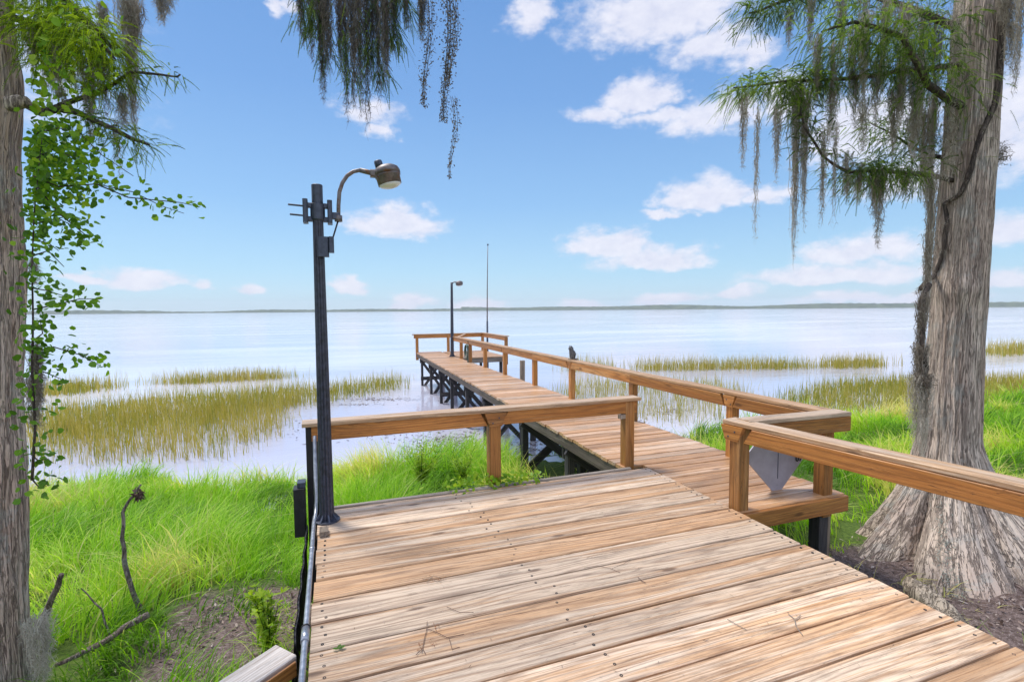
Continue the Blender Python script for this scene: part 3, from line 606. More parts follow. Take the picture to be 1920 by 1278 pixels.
mb = MB(); c = T_+Vector((0, 0, -.16)); mb.lathe(c, [(.046, -.10), (.052, -.09), (.052, .02), (.040, .025), (.040, .162), (.034, .166)], 20); mb.build('pole_cap', M_DARKMETAL, L)
mb = MB()
for s in (-1, 1): mb.beam(c+Vector((s*.085, 0, -.12)), c+Vector((s*.085, 0, .05)), .035, .10, up=(0, 1, 0), ch=.008)
mb.beam(c+Vector((-.10, 0, .01)), c+Vector((.10, 0, .01)), .05, .035); mb.beam(c+Vector((-.10, 0, -.09)), c+Vector((.10, 0, -.09)), .05, .035); mb.beam(c+Vector((.08, -.01, -.06)), c+Vector((.155, -.01, -.06)), .045, .05)
mb.build('bracket', M_DARKMETAL, L)
mb = MB(); mb.tube([c+Vector((-.20, -.02, .005)), c+Vector((-.09, -.02, 0))], .007); mb.tube([c+Vector((-.19, -.02, -.065)), c+Vector((-.09, -.02, -.07))], .007); mb.build('bolts', M_DARKMETAL, L)
# arm: quarter bend out to +X then the lamp head
ab = c+Vector((.145, -.01, -.07)); ap = [ab+Vector(v) for v in ((0, 0, -.01), (.003, 0, .09), (.012, 0, .19), (.035, 0, .26), (.07, 0, .315), (.115, 0, .35), (.165, 0, .365), (.215, 0, .362), (.265, 0, .352))]
mb = MB(); mb.tube(ap, .0145, 14); mb.tube([ab+Vector((0, 0, -.03)), ab+Vector((0, 0, .015))], .028, 12); mb.tube([ap[-3], ap[-1]+Vector((.04, 0, -.01))], [.018, .02], 14); mb.build('arm', M_METAL, L, True)
hc = ap[-1]+Vector((.105, 0, -.005)); axl = Vector((-.23, .05, 1)).normalized()
hd = MB(); hd.lathe(hc, [(.090, -.075), (.092, -.018), (.098, -.013), (.098, .005)], 32, axl); hd.build('lamp_bowl', M_METAL, L, True)
hd = MB(); hd.lathe(hc, [(.101, .003), (.101, .026), (.092, .048), (.062, .068), (.02, .075)], 32, axl); top_ = hd.build('lamp_housing', M_METAL, L, True)
hd = MB(); hd.lathe(hc-axl*.076, [(.100, -.004), (.085, -.02), (.05, -.030), (.01, -.034)][::-1] if False else [(.02, -.026), (.053, -.021), (.078, -.01), (.087, .004)], 28, axl); hd.build('lens', M_GLASS, L, True)
u_ = axl.cross(Vector((0, 1, 0))).normalized(); pc = hc+axl*.045+Vector((-.048, 0, 0)); hd = MB(); hd.lathe(pc, [(.03, 0), (.032, .045), (.028, .06), (.01, .064)], 16, axl); hd.build('photocell', M_DARKMETAL, L, True)
mb = MB(); mb.beam(hc+Vector((-.13, 0, .0)), hc+Vector((-.05, 0, .0)), .06, .055, ch=.01); mb.build('neck', M_METAL, L)
jb = B_ = Vector((.012, 3.95, 2.06)); mb = MB(); mb.beam(jb+Vector((-.045, .02, -.06)), jb+Vector((-.045, .02, .085)), .08, .06, up=(0, 1, 0), ch=.008); mb.beam(jb+Vector((.012, 0, -.03)), jb+Vector((.012, 0, .085)), .036, .06, up=(0, 1, 0), ch=.006); mb.build('junction_box', M_DARKMETAL, L)
mb = MB(); mb.tube([ab+Vector((-.002, 0, -.02)), ab+Vector((-.02, -.02, -.08)), ab+Vector((-.045, -.03, -.16)), ab+Vector((-.07, -.04, -.23)), jb+Vector((.0, 0, .08))], .006, 8); mb.build('cable', M_BLACK, L, True)
L2, top2 = lamp_post((3.98, 17.15, -.006), 2.58, (.03, .05, 0), None, None, .065, .04, False)
tag(L2, 'distant dark lamp post at the far end of the boardwalk', 'lamp post', 'lamp posts')
mb = MB(); mb.tube([top2+Vector((0, 0, -.05)), top2+Vector((.08, 0, .01)), top2+Vector((.2, 0, .01))], .02, 10); mb.build('arm', M_METAL, L2, True)
mb = MB(); mb.lathe(top2+Vector((.27, 0, -.03)), [(.085, -.075), (.12, -.06), (.13, .01), (.115, .06), (.04, .085)], 20, Vector((-.1, 0, 1))); mb.build('lamp_housing', M_METAL, L2, True)
mb = MB(); mb.lathe(top2+Vector((.27, 0, -.115)), [(.02, -.02), (.07, -.012), (.083, .01)], 20); mb.build('lens', M_GLASS, L2, True)
# mast
ms = empty('flagpole', (6.02, 19.5, .0)); tag(ms, 'thin tall mast standing at the far end of the boardwalk', 'mast')
mb = MB(); mb.tube([(6.0, 19.52, gzf(6, 19.5)-.2), (6.0, 19.52, 1.15)], [.05, .04], 10); mb.build('lower_tube', M_DARKMETAL, ms, True)
mb = MB(); mb.tube([(6.0, 19.52, 1.1), (6.02, 19.52, 2.6), (6.06, 19.52, 4.2)], [.026, .02, .012], 8); mb.build('upper_tube', M_METAL, ms, True)
mb = MB(); mb.lathe((6.06, 19.52, 4.2), [(.01, 0), (.035, .02), (.035, .05), (.01, .07)], 10); mb.build('finial', M_DARKMETAL, ms, True)

# ------------------------------------------------------------------ things on the left corner
cp = MB(); cp.tube([(-.145, 4.30, .60), (-.145, 4.22, .1), (-.15, 4.12, .03), (-.158, 4.0, .012), (-.158, 3.0, .010), (-.16, 2.0, .008), (-.165, -.5, .006)], .0145, 12)
o = cp.build('conduit_pipe', M_GALV, None, True); tag(o, 'grey metal conduit running along the left edge of the landing', 'pipe')
cp = MB(); cp.tube([(-.1595, 2.64, .0095), (-.1595, 2.53, .0095)], .020, 12); c_ = cp.build('coupling', M_GALV, o, True)
cp = MB(); cp.tube([(-.1595, 2.65, .0095), (-.1595, 2.64, .0095)], .023, 12); cp.build('coupling_ring', M_BLACK, o, True)
cp = MB(); cp.tube([(-.158, 3.52, .010), (-.158, 3.56, .010)], .018, 12); cp.build('coupling', M_GALV, o, True)
bx = empty('utility_box', (-.24, 4.25, .1)); tag(bx, 'narrow black box on the outside of the left corner post', 'utility box')
bm('box_body', M_BLACK, (-.265, 4.22, -.16), (-.265, 4.22, .22), .085, .12, bx, up=(0, 1, 0), ch=.006); bm('box_lid', M_DARKMETAL, (-.25, 4.24, .222), (-.25, 4.24, .26), .06, .10, bx, up=(0, 1, 0))
nv = []; nf = []
for i in range(26):
    for j in range(15): nv.append((-.215-.03*(j/14)+.004*math.sin(i*1.3+j), 4.15-i*.06, -.06-.72*j/14))
nf = [(i*15+j, i*15+j+1, (i+1)*15+j+1, (i+1)*15+j) for i in range(25) for j in range(14)]
o = np_mesh('wire_netting', nv, nf, M_BLACK); md = o.modifiers.new('wire', 'WIREFRAME'); md.thickness = .012; tag(o, 'black netting hanging down the left side of the landing', 'netting')
o = bm('wooden_block', M_GREY, (-.085, 3.83, .018), (-.085, 3.73, .018), .06, .035, None); tag(o, 'small wood block on planks just below the lamp post base', 'wood block')
# board at the lower left
sr = empty('stair_rail', (-.6, 2.1, -.5)); tag(sr, 'pale timber rail with orange grain side entering at the bottom left', 'railing')
m_ = MB(); m_.beam((-.245, 2.545, -.055), (-1.05, 1.86, -.055), .155, .075, ch=.005, segs=6, warp=.002, rnd=.85); m_.build('top_cap', M_PALE, sr)
m_ = MB(); m_.beam((-.255+.058, 2.50-.052, -.056), (-1.0+.058, 1.81-.0, -.056), .012, .070, ch=.002, segs=6, rnd=.3); m_.build('side_strip', M_RAIL, sr)
bm('post', M_GREY, (-.95, 1.95, -1.1), (-.95, 1.95, -.095), .09, .09, sr, up=(0, 1, 0)); bm('post', M_GREY, (-.32, 2.47, -1.1), (-.32, 2.47, -.095), .09, .09, sr, up=(0, 1, 0))

# ------------------------------------------------------------------ sign, owl, hose
sg = empty('diamond_sign', (3.69, 3.27, 0)); tag(sg, 'grey diamond-shaped sign board standing on the boardwalk behind the corner post', 'sign')
mb = MB(); sc0 = Vector((3.685, 3.30, .315)); h_ = .345
cs = [(-.035, -h_), (.035, -h_), (h_+.0, -.03), (h_, .03), (.03, h_), (-.03, h_), (-h_, .03), (-h_, -.03)]
mb.prism([sc0+Vector((a, 0, b_)) for a, b_ in cs], (0, .012, 0)); mb.build('sign_board', M_SIGN, sg)
mb = MB(); mb.prism([sc0+Vector((a, -.0035, b_)) for a, b_ in ((.0, -.22), (.004, -.22), (.004, .2), (.0, .2))], (0, .003, 0)); mb.build('seam', M_DARKMETAL, sg)
mb = MB(); mb.lathe(sc0+Vector((0, -.001, -.28)), [(.006, -.002), (.006, .002)], 10, (0, 1, 0)); mb.build('rivet', M_GALV, sg)
fc = bpy.data.curves.new('lettering', 'FONT'); fc.body = '07'; fc.size = .085; fc.extrude = .001; fc.offset = .002; fo = bpy.data.objects.new('lettering', fc); link(fo, sg)
bpy.context.view_layer.update(); me_ = bpy.data.meshes.new_from_object(fo); bpy.data.objects.remove(fo); me_.materials.clear(); me_.materials.append(M_BLACK); fo = link(bpy.data.objects.new('lettering', me_), sg)
fo.location = (.20, .0255, .225); fo.rotation_euler = (R(90), 0, 0)
ow = empty('owl_decoy', (4.08, 8.1, .70)); tag(ow, 'small grey owl decoy perched on the boardwalk railing cap', 'owl decoy')
def blob(secs, n=16):
    m_ = MB(); n0 = 0
    for (cx_, cy_, cz_, rx_, ry_) in secs:
        for i in range(n): a = 2*math.pi*i/n; m_.v.append(Vector((cx_+math.cos(a)*rx_, cy_+math.sin(a)*ry_, cz_))); m_.gc.append(Vector((cz_, a*.1, 0))); m_.rn.append(.4)
    for k in range(len(secs)-1):
        for i in range(n): j = (i+1) % n; m_.f.append((k*n+i, k*n+j, (k+1)*n+j, (k+1)*n+i))
    m_.f.append(tuple(reversed(range(n)))); m_.f.append(tuple((len(secs)-1)*n+i for i in range(n))); return m_
ox, oy = 4.08, 8.1
blob([(ox+.012, oy, .722, .045, .045), (ox+.012, oy, .75, .055, .05), (ox+.008, oy, .79, .056, .054), (ox, oy, .84, .052, .052), (ox-.012, oy, .875, .042, .046), (ox-.02, oy, .90, .044, .048), (ox-.024, oy, .925, .038, .042), (ox-.024, oy, .942, .02, .024), (ox-.024, oy, .948, .004, .005)]).build('body', M_OWL, ow, True)
m_ = MB(); m_.tube([(ox-.055, oy, .905), (ox-.068, oy, .895), (ox-.073, oy, .883)], [.009, .006, .001], 8); m_.build('beak', M_BLACK, ow, True)
for s in (-1, 1): m_ = MB(); m_.tube([(ox-.028, oy+s*.03, .935), (ox-.03, oy+s*.036, .96)], [.011, .001], 8); m_.build('ear_tuft', M_OWL, ow, True)
for s in (-1, 1): m_ = MB(); m_.tube([(ox+.02, oy+s*.05, .86), (ox+.035, oy+s*.052, .80), (ox+.04, oy+s*.035, .735)], [.012, .022, .006], 8); m_.build('wing', M_OWL, ow, True)
m_ = MB(); m_.beam((ox-.06, oy, .711), (ox+.10, oy, .711), .09, .02); m_.build('base', M_GREY, ow)
hs = empty('hose_reel', (4.0, 15.1, .35)); tag(hs, 'coiled green hose hanging on a far post of the boardwalk railing', 'hose')
for k in range(5):
    m_ = MB(); r_ = .14+.012*k; cz_ = .40-.02*k
    m_.tube([(3.97-.012*k, 15.1-.06+math.cos(a)*r_, cz_+math.sin(a)*r_*1.15) for a in np.linspace(0, 2*math.pi, 28)], .009, 6, cap=False); m_.build('coil', M_HOSE, hs, True)
for k in range(3):
    m_ = MB(); m_.tube([(3.96, 15.0-.05*k, .42), (3.955, 15.0-.06*k, .2), (3.96, 14.98-.05*k, .0), (3.955, 14.96-.05*k, -.0)], .008, 6); m_.build('hanging_loop', M_HOSE, hs, True)

# ------------------------------------------------------------------ trees
def trunk_mesh(name, mat, parent, path, rfun, n=200, rings=260, seed=0.):
    """path(t)->centre, rfun(theta,t,z)->radius"""
    V = np.zeros((rings+1, n, 3)); th = np.linspace(0, 2*np.pi, n, endpoint=False)
    for k in range(rings+1):
        t = k/rings; c = path(t)
        for i, a in enumerate(th): r_ = rfun(a, t, c[2]); V[k, i] = (c[0]+math.cos(a)*r_, c[1]+math.sin(a)*r_, c[2])
    I = np.arange(rings)[:, None]*n+np.arange(n)[None]; J = np.arange(rings)[:, None]*n+((np.arange(n)+1) % n)[None]
    Q = np.stack([I, J, J+n, I+n], -1).reshape(-1, 4)
    BC = np.zeros_like(V); rr_ = np.hypot(V[:, :, 0]-V[:, :, 0].mean(1, keepdims=True), V[:, :, 1]-V[:, :, 1].mean(1, keepdims=True)).mean(1)
    bs = .40; BC[:, :, 0] = np.cos(th)*bs; BC[:, :, 1] = np.sin(th)*bs; BC[:, :, 2] = (V[:, 0, 2]-(rr_-rr_[-1])*1.0)[:, None]
    return np_mesh(name, V.reshape(-1, 3), Q, mat, parent, {'bc': BC.reshape(-1, 3)}, True)
def ridges(a, z, nr, seed, amp):
    w1 = mnoise.noise(Vector((math.cos(a)*1.5+seed, math.sin(a)*1.5, z*.9)))*1.6
    s = math.sin(a*nr+w1*4+2.2*mnoise.noise(Vector((math.cos(a)*5, math.sin(a)*5+seed, z*2.1))))
    return amp*(1-abs(s)*1.0 if False else (abs(s)**.6)) + amp*.8*mnoise.noise(Vector((math.cos(a)*9, math.sin(a)*9, z*3+seed)))
# right cypress
TX, TY = 5.375, 2.945
rt = empty('cypress_tree', (TX, TY, -.8)); tag(rt, 'large cypress at right with flared buttressed base and mossy boughs', 'tree')
cx_top = atd(1838, 0, 4.6)
def rpath(t):
    z = -1.0+t*8.0; s = max(0, (z-.3)/(cx_top[2]-.3)); b_ = at
    return (TX+(cx_top[0]-TX)*s*1.0, TY+(cx_top[1]-TY)*s, z)
def rrad(a, t, z):
    base = .203-.006*z+.03*max(0, min(1, (1.2-z)/1.2)) + (.02 if z < 1 else 0)*0
    fl = max(0, (.42-z)/1.22); lob = abs(math.cos(a*3.0+.9+.5*math.sin(a*2)))**.75; lob2 = .5+.5*math.cos(a*9-1.0)
    r_ = base+.69*fl**1.75*(.58+.5*lob)*(1+.48*math.cos(a-R(268)))+.12*fl*(lob2-.5)*(fl**.5 if fl > 0 else 0)
    kn = .055*math.exp(-((z-1.75)/.13)**2)*max(0, math.cos(a-R(205)))**3
    sm = -.06*fl*max(0, .5-lob)
    return r_+kn+sm+ridges(a, z, 17, 3., .011+.022*fl)
trunk_mesh('trunk', M_BARK, rt, rpath, rrad, 240, 300)
# cut stub / knee in front
kb = MB(); kb.tube([at(1790, 1185, -.55), at(1762, 1150, -.5), at(1735, 1120, -.42), at(1712, 1098, -.37), at(1704, 1088, -.355)], [.10, .085, .07, .055, .04], 22, rough=.55); kb.build('cut_root', M_ROOT, rt, True)
# left cypress
LTX = -2.13
lt = empty('cypress_tree', (LTX, 3.9, -.75)); tag(lt, 'rough cypress trunk at the left edge with leafy boughs above', 'tree')
def lpath(t): z = -1.2+t*7.6; return (LTX+.045*(z-.9), 3.9, z)
def edge_r(z):
    ys = 639  # right-hand outline widens downwards
    return .30 + .02*sstep(np.array((1.2-z)/2.2)) - .02*sstep(np.array((z-1.5)/2.))
def lrad(a, t, z):
    fl = max(0, (.0-z)/1.0); return float(edge_r(z))+.04*fl**2+ridges(a, z, 15, 11., .014)+.03*math.exp(-((z-2.95)/.25)**2)*max(0, math.cos(a+R(25)))+(.018*mnoise.noise(Vector((math.cos(a)*2, math.sin(a)*2, z*1.3))))
trunk_mesh('trunk', M_BARK2, lt, lpath, lrad, 200, 240)
def tube_pts(P, rads, mat, parent, name='branch', n=10, rough=.3):
    m_ = MB(); pts = [Vector(p) for p in P]; out_ = []; rs = []
    for i in range(len(pts)-1):
        for s in range(5):
            t = s/5; p = pts[i].lerp(pts[i+1], t); p = p+Vector((mnoise.noise(p*3)*.02, mnoise.noise(p*3+Vector((5, 0, 0)))*.02, mnoise.noise(p*3+Vector((0, 7, 0)))*.02)); out_.append(p)
            g = (i+t)/(len(pts)-1); rs.append(rads[0]+(rads[1]-rads[0])*g)
    out_.append(pts[-1]); rs.append(rads[1]); m_.tube(out_, rs, n, rough=rough); return m_.build(name, mat, parent, True)
class Ribs:
    """collects leaf cards / strands for one mesh"""
    def __init__(s): s.V = []; s.Q = []; s.T = []; s.n = 0
    def add(s, V, Q, T): s.V.append(V); s.Q.append(Q+s.n); s.T.append(T); s.n += len(V)
    def build(s, name, mat, parent): return np_mesh(name, np.concatenate(s.V), np.concatenate(s.Q), mat, parent, {'tint': np.concatenate(s.T)})
def spray(R_, p, d, L, tone, n=26, nl=.028, nw=.005, droop=.35):
    """feathery cypress twig: two flat rows of needles along a drooping stem"""
    p = np.array(p, float); d = np.array(d, float); d /= np.linalg.norm(d); t = np.linspace(0, 1, n); st = p+d*L*t[:, None]+np.array([0, 0, -1.])*droop*L*(t[:, None]**2)
    tg = np.gradient(st, axis=0); tg /= np.linalg.norm(tg, axis=1, keepdims=True); pn = rand_dir(1, .6)[0]*.5+np.array([0, 0, 1]); S = np.cross(tg, pn); S /= np.linalg.norm(S, axis=1, keepdims=True)
    C = np.concatenate([st, st]); D = np.concatenate([S+tg*.8, -S+tg*.8])+rng.normal(0, .15, (2*n, 3)); Nn = np.tile(pn, (2*n, 1)); fall = np.concatenate([1-.55*t, 1-.55*t])
    V, Q, own = cards(C, D, Nn, nl*fall*rng.uniform(.8, 1.2, 2*n), np.full(2*n, nw)*rng.uniform(.8, 1.3, 2*n)); R_.add(V, Q, np.clip(tone+rng.normal(0, .08, 2*n), 0, 1)[own])
    # stem
    w_ = .0012; Vs = np.concatenate([st-S*w_, st+S*w_]); i = np.arange(n-1); R_.add(Vs, np.stack([i, i+1, i+1+n, i+n], 1), np.full(2*n, .1))
def bough_sprays(R_, path, count, spread, L, tone, nl=.03, nw=.0055, down=.45, nn=20):
    path = np.array(path, float); seg = np.linalg.norm(np.diff(path, axis=0), axis=1); cum = np.concatenate([[0], np.cumsum(seg)])
    for _ in range(int(count*2.3)):
        u = random.random()**.8*cum[-1]; i = min(np.searchsorted(cum, u, side='right')-1, len(seg)-1); f = (u-cum[i])/seg[i]; p = path[i]*(1-f)+path[i+1]*f
        nn = 18; L_ = L*.72; ax = (path[i+1]-path[i])/seg[i]; off = rng.normal(0, spread, 3)*np.array([1, 1, .6]); d = ax*.5+off/spread*.5+rng.normal(0, .55, 3)+np.array([0, 0, -down]); spray(R_, p+off*.85, d, L_*random.uniform(.5, 1.3), tone+random.gauss(0, .24), nn, nl*.48, nw*.85)
def moss(R_, p, L, W, n, tone=.5, sw=.0035, hairs=2, taper=1.3, segs=14):
    """a hanging beard: many wavy strands drawing together towards the tip"""
    p = np.array(p, float); t = np.linspace(0, 1, segs+1)
    for _ in range(n):
        l = L*random.uniform(.3, 1)**.8 if random.random() > .12 else L; o = rng.normal(0, W*.42, 3)*np.array([1, 1, .25]); z0 = random.uniform(0, .12)*L
        conv = (1-t*.85*(l/L))**taper; ph = rng.uniform(0, 6.28, 4); fr_ = rng.uniform(9, 22, 2)
        x = o[0]*conv+.010*np.sin(t*fr_[0]*l*3+ph[0])+.012*np.sin(t*3.1+ph[2])*t; y = o[1]*conv+.010*np.sin(t*fr_[1]*l*3+ph[1])+.012*np.sin(t*2.7+ph[3])*t
        st = np.stack([p[0]+x, p[1]+y, p[2]-z0-t*l], 1); a = random.uniform(0, 6.28); S = np.array([math.cos(a), math.sin(a), 0]); w_ = (sw*random.uniform(.6, 1.3)*(1-.8*t**3))[:, None]*.5
        tw = rng.uniform(-.4, 1., len(t))[:, None]*.0
        V = np.stack([st-S*w_, st+S*w_], 1).reshape(-1, 3); i = np.arange(segs)*2; tt = np.clip(tone+random.gauss(0, .16), 0, 1); R_.add(V, np.stack([i, i+1, i+3, i+2], 1), np.full(len(V), tt))
        if hairs:
            m = int(hairs*segs); k = rng.integers(0, segs, m); C = st[k]; D = rand_dir(m, .6)+[0, 0, -.9]
            V, Q, own = cards(C, D, rand_dir(m), rng.uniform(.012, .038, m), np.full(m, sw*.55)); R_.add(V, Q, np.clip(tt+rng.normal(0, .1, m), 0, 1)[own])
# --- right tree boughs
D0 = 4.6
def rp(x, y, d): return atd(x, y, d)
b1 = [rp(1800, 120, 4.55), rp(1760, 128, 4.5), rp(1680, 135, 4.4), rp(1580, 150, 4.35), rp(1500, 150, 4.3), rp(1430, 160, 4.25), rp(1375, 165, 4.2)]
b2 = [rp(1790, 340, 4.6), rp(1720, 325, 4.4), rp(1650, 322, 4.3), rp(1590, 322, 4.25), rp(1545, 290, 4.2), rp(1510, 240, 4.2), rp(1495, 190, 4.25)]
b3 = [rp(1810, 60, 4.6), rp(1740, 30, 4.7), rp(1640, -10, 4.8), rp(1540, -20, 4.8), rp(1450, 10, 4.7), rp(1405, 25, 4.6)]
b4 = [rp(1800, 200, 4.5), rp(1740, 160, 4.2), rp(1690, 70, 4.1), rp(1600, 40, 4.0), rp(1540, 60, 4.0)]
b5 = [rp(1800, 300, 4.6), rp(1740, 290, 4.8), rp(1690, 260, 4.9), rp(1630, 230, 5.0)]
b6 = [rp(1850, 20, 4.6), rp(1890, -20, 4.4), rp(1950, -60, 4.2)]
for P, r_ in ((b1, (.035, .008)), (b2, (.028, .008)), (b3, (.05, .01)), (b4, (.045, .01)), (b5, (.03, .006)), (b6, (.06, .03))): tube_pts(P, (r_[0]*.75, r_[1]*.7), M_BRANCH, rt)
cr = Ribs()
bough_sprays(cr, b1[3:], 250, .10, .18, .62); bough_sprays(cr, b1[:4], 120, .12, .16, .42); bough_sprays(cr, b3[3:], 230, .13, .18, .35); bough_sprays(cr, b3[:4], 240, .2, .18, .45)
bough_sprays(cr, b4, 360, .17, .17, .55); bough_sprays(cr, b2[1:4], 300, .13, .16, .5); bough_sprays(cr, b2[4:], 90, .09, .15, .35); bough_sprays(cr, b5, 260, .17, .16, .42)
bough_sprays(cr, [rp(1770, 60, 4.5), rp(1560, 120, 4.4)], 300, .22, .17, .5)
bough_sprays(cr, [rp(1560, 100, 4.4), rp(1480, 200, 4.3)], 120, .08, .16, .55)
cr.build('crown', M_NEEDLE2, rt)
ML = [(1600, 60, 110, .1, 50, 4.4), (1560, 170, 90, .08, 30, 4.35), (1680, 170, 120, .09, 50, 4.5), (1720, 120, 170, .12, 80, 4.5), (1760, 40, 200, .07, 50, 4.75), (1620, 200, 80, .08, 30, 4.5), (1740, 300, 80, .06, 40, 4.5), (1700, 330, 40, .08, 30, 4.4), # x, y top, length px, width m, strands, depth
 (1395, 190, 115, .06, 26, 4.2), (1421, 215, 225, .025, 14, 4.2), (1459, 215, 120, .045, 26, 4.2), (1497, 165, 295, .085, 70, 4.3), (1512, 185, 230, .06, 46, 4.25), (1545, 250, 160, .04, 26, 4.2),
 (1563, 90, 150, .06, 36, 4.3), (1567, 240, 180, .03, 16, 4.2), (1590, 300, 70, .05, 22, 4.25), (1606, 150, 100, .05, 26, 4.4), (1650, 325, 130, .07, 44, 4.3), (1646, 120, 110, .06, 36, 4.3), (1640, 340, 60, .1, 30, 4.3),
 (1690, 130, 110, .06, 36, 4.4), (1610, 320, 60, .06, 24, 4.25), (1700, 20, 180, .12, 90, 4.5), (1735, 30, 220, .10, 80, 4.8), (1660, 10, 150, .10, 60, 4.6), (1752, 180, 200, .07, 60, 4.7), (1735, 220, 140, .09, 60, 4.6),
 (1580, 0, 120, .07, 40, 4.7), (1520, 0, 90, .06, 30, 4.7), (1620, 10, 140, .05, 30, 4.6), (1710, 230, 60, .07, 30, 4.5), (1480, 30, 60, .05, 22, 4.7), (1535, 80, 110, .05, 34, 4.2), (1625, 40, 160, .07, 44, 4.2), 
 (1895, -10, 120, .06, 40, 4.3), (1914, -10, 170, .07, 40, 4.2), (1900, 60, 80, .03, 16, 4.3), (1880, 0, 40, .05, 30, 4.3)]
mr_ = Ribs()
for (x, y, l, W_, n, d) in ML: moss(mr_, rp(x, y-18, d), (l+18)/F*d*1.02, W_, int(n*1.1), .60, .0042, 3)
mr_.build('hanging_moss', M_MOSS, rt)
# moss column left of the trunk, knot ball and trailing wisps
mc = Ribs()
moss(mc, rp(1750, 320, 4.35), 270/F*4.35, .055, 100, .62, .004); moss(mc, rp(1742, 430, 4.35), 170/F*4.35, .05, 60, .55, .0045); moss(mc, rp(1729, 545, 4.25), 190/F*4.25, .05, 70, .35, .0045)
moss(mc, rp(1727, 640, 4.25), 110/F*4.25, .07, 80, .4, .0045, taper=.6); moss(mc, rp(1718, 700, 4.25), 130/F*4.25, .07, 60, .8, .004, taper=.5); moss(mc, rp(1738, 700, 4.25), 160/F*4.25, .05, 50, .75, .004, taper=.7); moss(mc, rp(1725, 780, 4.25), 80/F*4.25, .07, 30, .95, .0035, taper=.3)
p0 = rp(1730, 712, 4.25); C = p0+rng.normal(0, .035, (900, 3)); V, Q, own = cards(C, rand_dir(900), rand_dir(900), rng.uniform(.02, .06, 900), np.full(900, .003)); mc.add(V, Q, np.clip(rng.normal(.2, .15, 900), 0, 1)[own])
mc.build('moss_column', M_MOSS, rt)
tube_pts([rp(1745, 535, 4.35), rp(1730, 560, 4.3), rp(1728, 640, 4.25), rp(1740, 690, 4.25), rp(1728, 712, 4.25)], (.022, .012), M_BRANCH, rt, 'snagged_vine')
# lichen on the flare
lc = Ribs()
for (x, y, n) in [(1768, 985, 260), (1770, 1040, 300), (1785, 1090, 300), (1800, 1120, 220), (1762, 940, 60)]:
    for _ in range(n):
        xx, yy = random.gauss(x, 9), random.gauss(y, 24); d = ray(xx, yy); tt = 3.0
        for _k in range(60):   # march to the bark surface
            p = CAM+d*tt; a = math.atan2(p[1]-TY, p[0]-TX)
            if math.hypot(p[0]-TX, p[1]-TY) < rrad(a, 0, p[2])+.005: break
            tt += .03
        V, Q, own = cards(np.array([p-d*.012]), rand_dir(1)+[0, 0, -.6], rand_dir(1), np.array([random.uniform(.015, .04)]), np.array([.004])); lc.add(V, Q, np.full(6, random.uniform(.6, 1)))
lc.build('lichen', leafy('grey_lichen', [(.2, .24, .2), (.38, .42, .37)], .1, .9, .1, (1, 1, 1)), rt)
# vine wrapping the trunk
vp = []
for (x, y) in [(1885, -30), (1878, 60), (1872, 140), (1862, 200), (1846, 240), (1828, 290), (1812, 335), (1800, 362), (1786, 372), (1770, 380), (1775, 420), (1770, 470), (1752, 515), (1738, 530), (1726, 545)]:
    d = ray(x, y); tt = 3.6
    for _k in range(120):
        p = CAM+d*tt; cxy = rpath((p[2]+1)/8.0)
        if math.hypot(p[0]-cxy[0], p[1]-cxy[1]) < .203-.006*p[2]+.03: break
        tt += .012
    vp.append(p if _k < 119 else CAM+d*4.45)
tube_pts(vp, (.022, .016), M_BRANCH, rt, 'vine', 8)
vn = Ribs()
for p in vp: C = np.array(p)+rng.normal(0, .02, (90, 3)); V, Q, own = cards(C, rand_dir(90)+[0, 0, -.5], rand_dir(90), rng.uniform(.015, .05, 90), np.full(90, .003)); vn.add(V, Q, np.clip(rng.normal(.5, .2, 90), 0, 1)[own])
pb = rp(1873, 290, 4.5); C = pb+rng.normal(0, .03, (600, 3))*[1, 1, 1.5]; V, Q, own = cards(C, rand_dir(600), rand_dir(600), rng.uniform(.02, .05, 600), np.full(600, .004)); vn.add(V, Q, np.clip(rng.normal(.25, .15, 600), 0, 1)[own])
for z0 in np.linspace(0, 330, 34):  # moss clinging to the left flank of the trunk
    C = rp(1792-z0*.05+random.gauss(0, 5), z0, 4.4)+rng.normal(0, .03, (70, 3)); V, Q, own = cards(C, rand_dir(70)+[0, 0, -1.2], rand_dir(70), rng.uniform(.02, .06, 70), np.full(70, .0032)); vn.add(V, Q, np.clip(rng.normal(.6, .2, 70), 0, 1)[own])
vn.build('bark_moss', M_MOSS, rt)

# --- left tree boughs
e1 = [atd(30, 190, 2.9), atd(70, 210, 2.85), atd(105, 200, 2.8), atd(150, 210, 2.75), atd(200, 235, 2.7), atd(250, 262, 2.65), atd(280, 272, 2.6)]
e2 = [atd(110, 195, 2.8), atd(170, 180, 2.75), atd(210, 155, 2.7), atd(245, 135, 2.65), atd(300, 135, 2.6), atd(338, 140, 2.6)]
e3 = [atd(20, -40, 2.95), atd(90, -30, 2.8), atd(140, 20, 2.75), atd(190, 70, 2.7), atd(215, 100, 2.7)]
e4 = [atd(20, 30, 2.95), atd(80, 50, 2.8), atd(130, 55, 2.7), atd(180, 75, 2.6), atd(215, 110, 2.6)]
e5 = [atd(40, -60, 2.95), atd(160, -40, 3.0), atd(260, -30, 3.0), atd(330, -40, 3.0)]
for P, r_ in ((e1, (.027, .005)), (e2, (.014, .004)), (e3, (.03, .006)), (e4, (.02, .005)), (e5, (.04, .015))): tube_pts(P, r_, M_BRANCH, lt)
tube_pts([atd(18, 195, 2.62), atd(30, 190, 2.60), atd(46, 186, 2.62)], (.035, .03), M_ROOT, lt, 'branch_stub', 14, .4)
lr = Ribs()
bough_sprays(lr, e1[3:], 75, .045, .13, .45, .022, .0034, .2); bough_sprays(lr, e2[1:4], 70, .05, .12, .6, .022, .0034, .5); bough_sprays(lr, e2[3:], 16, .03, .10, .3, .02, .003, .3)
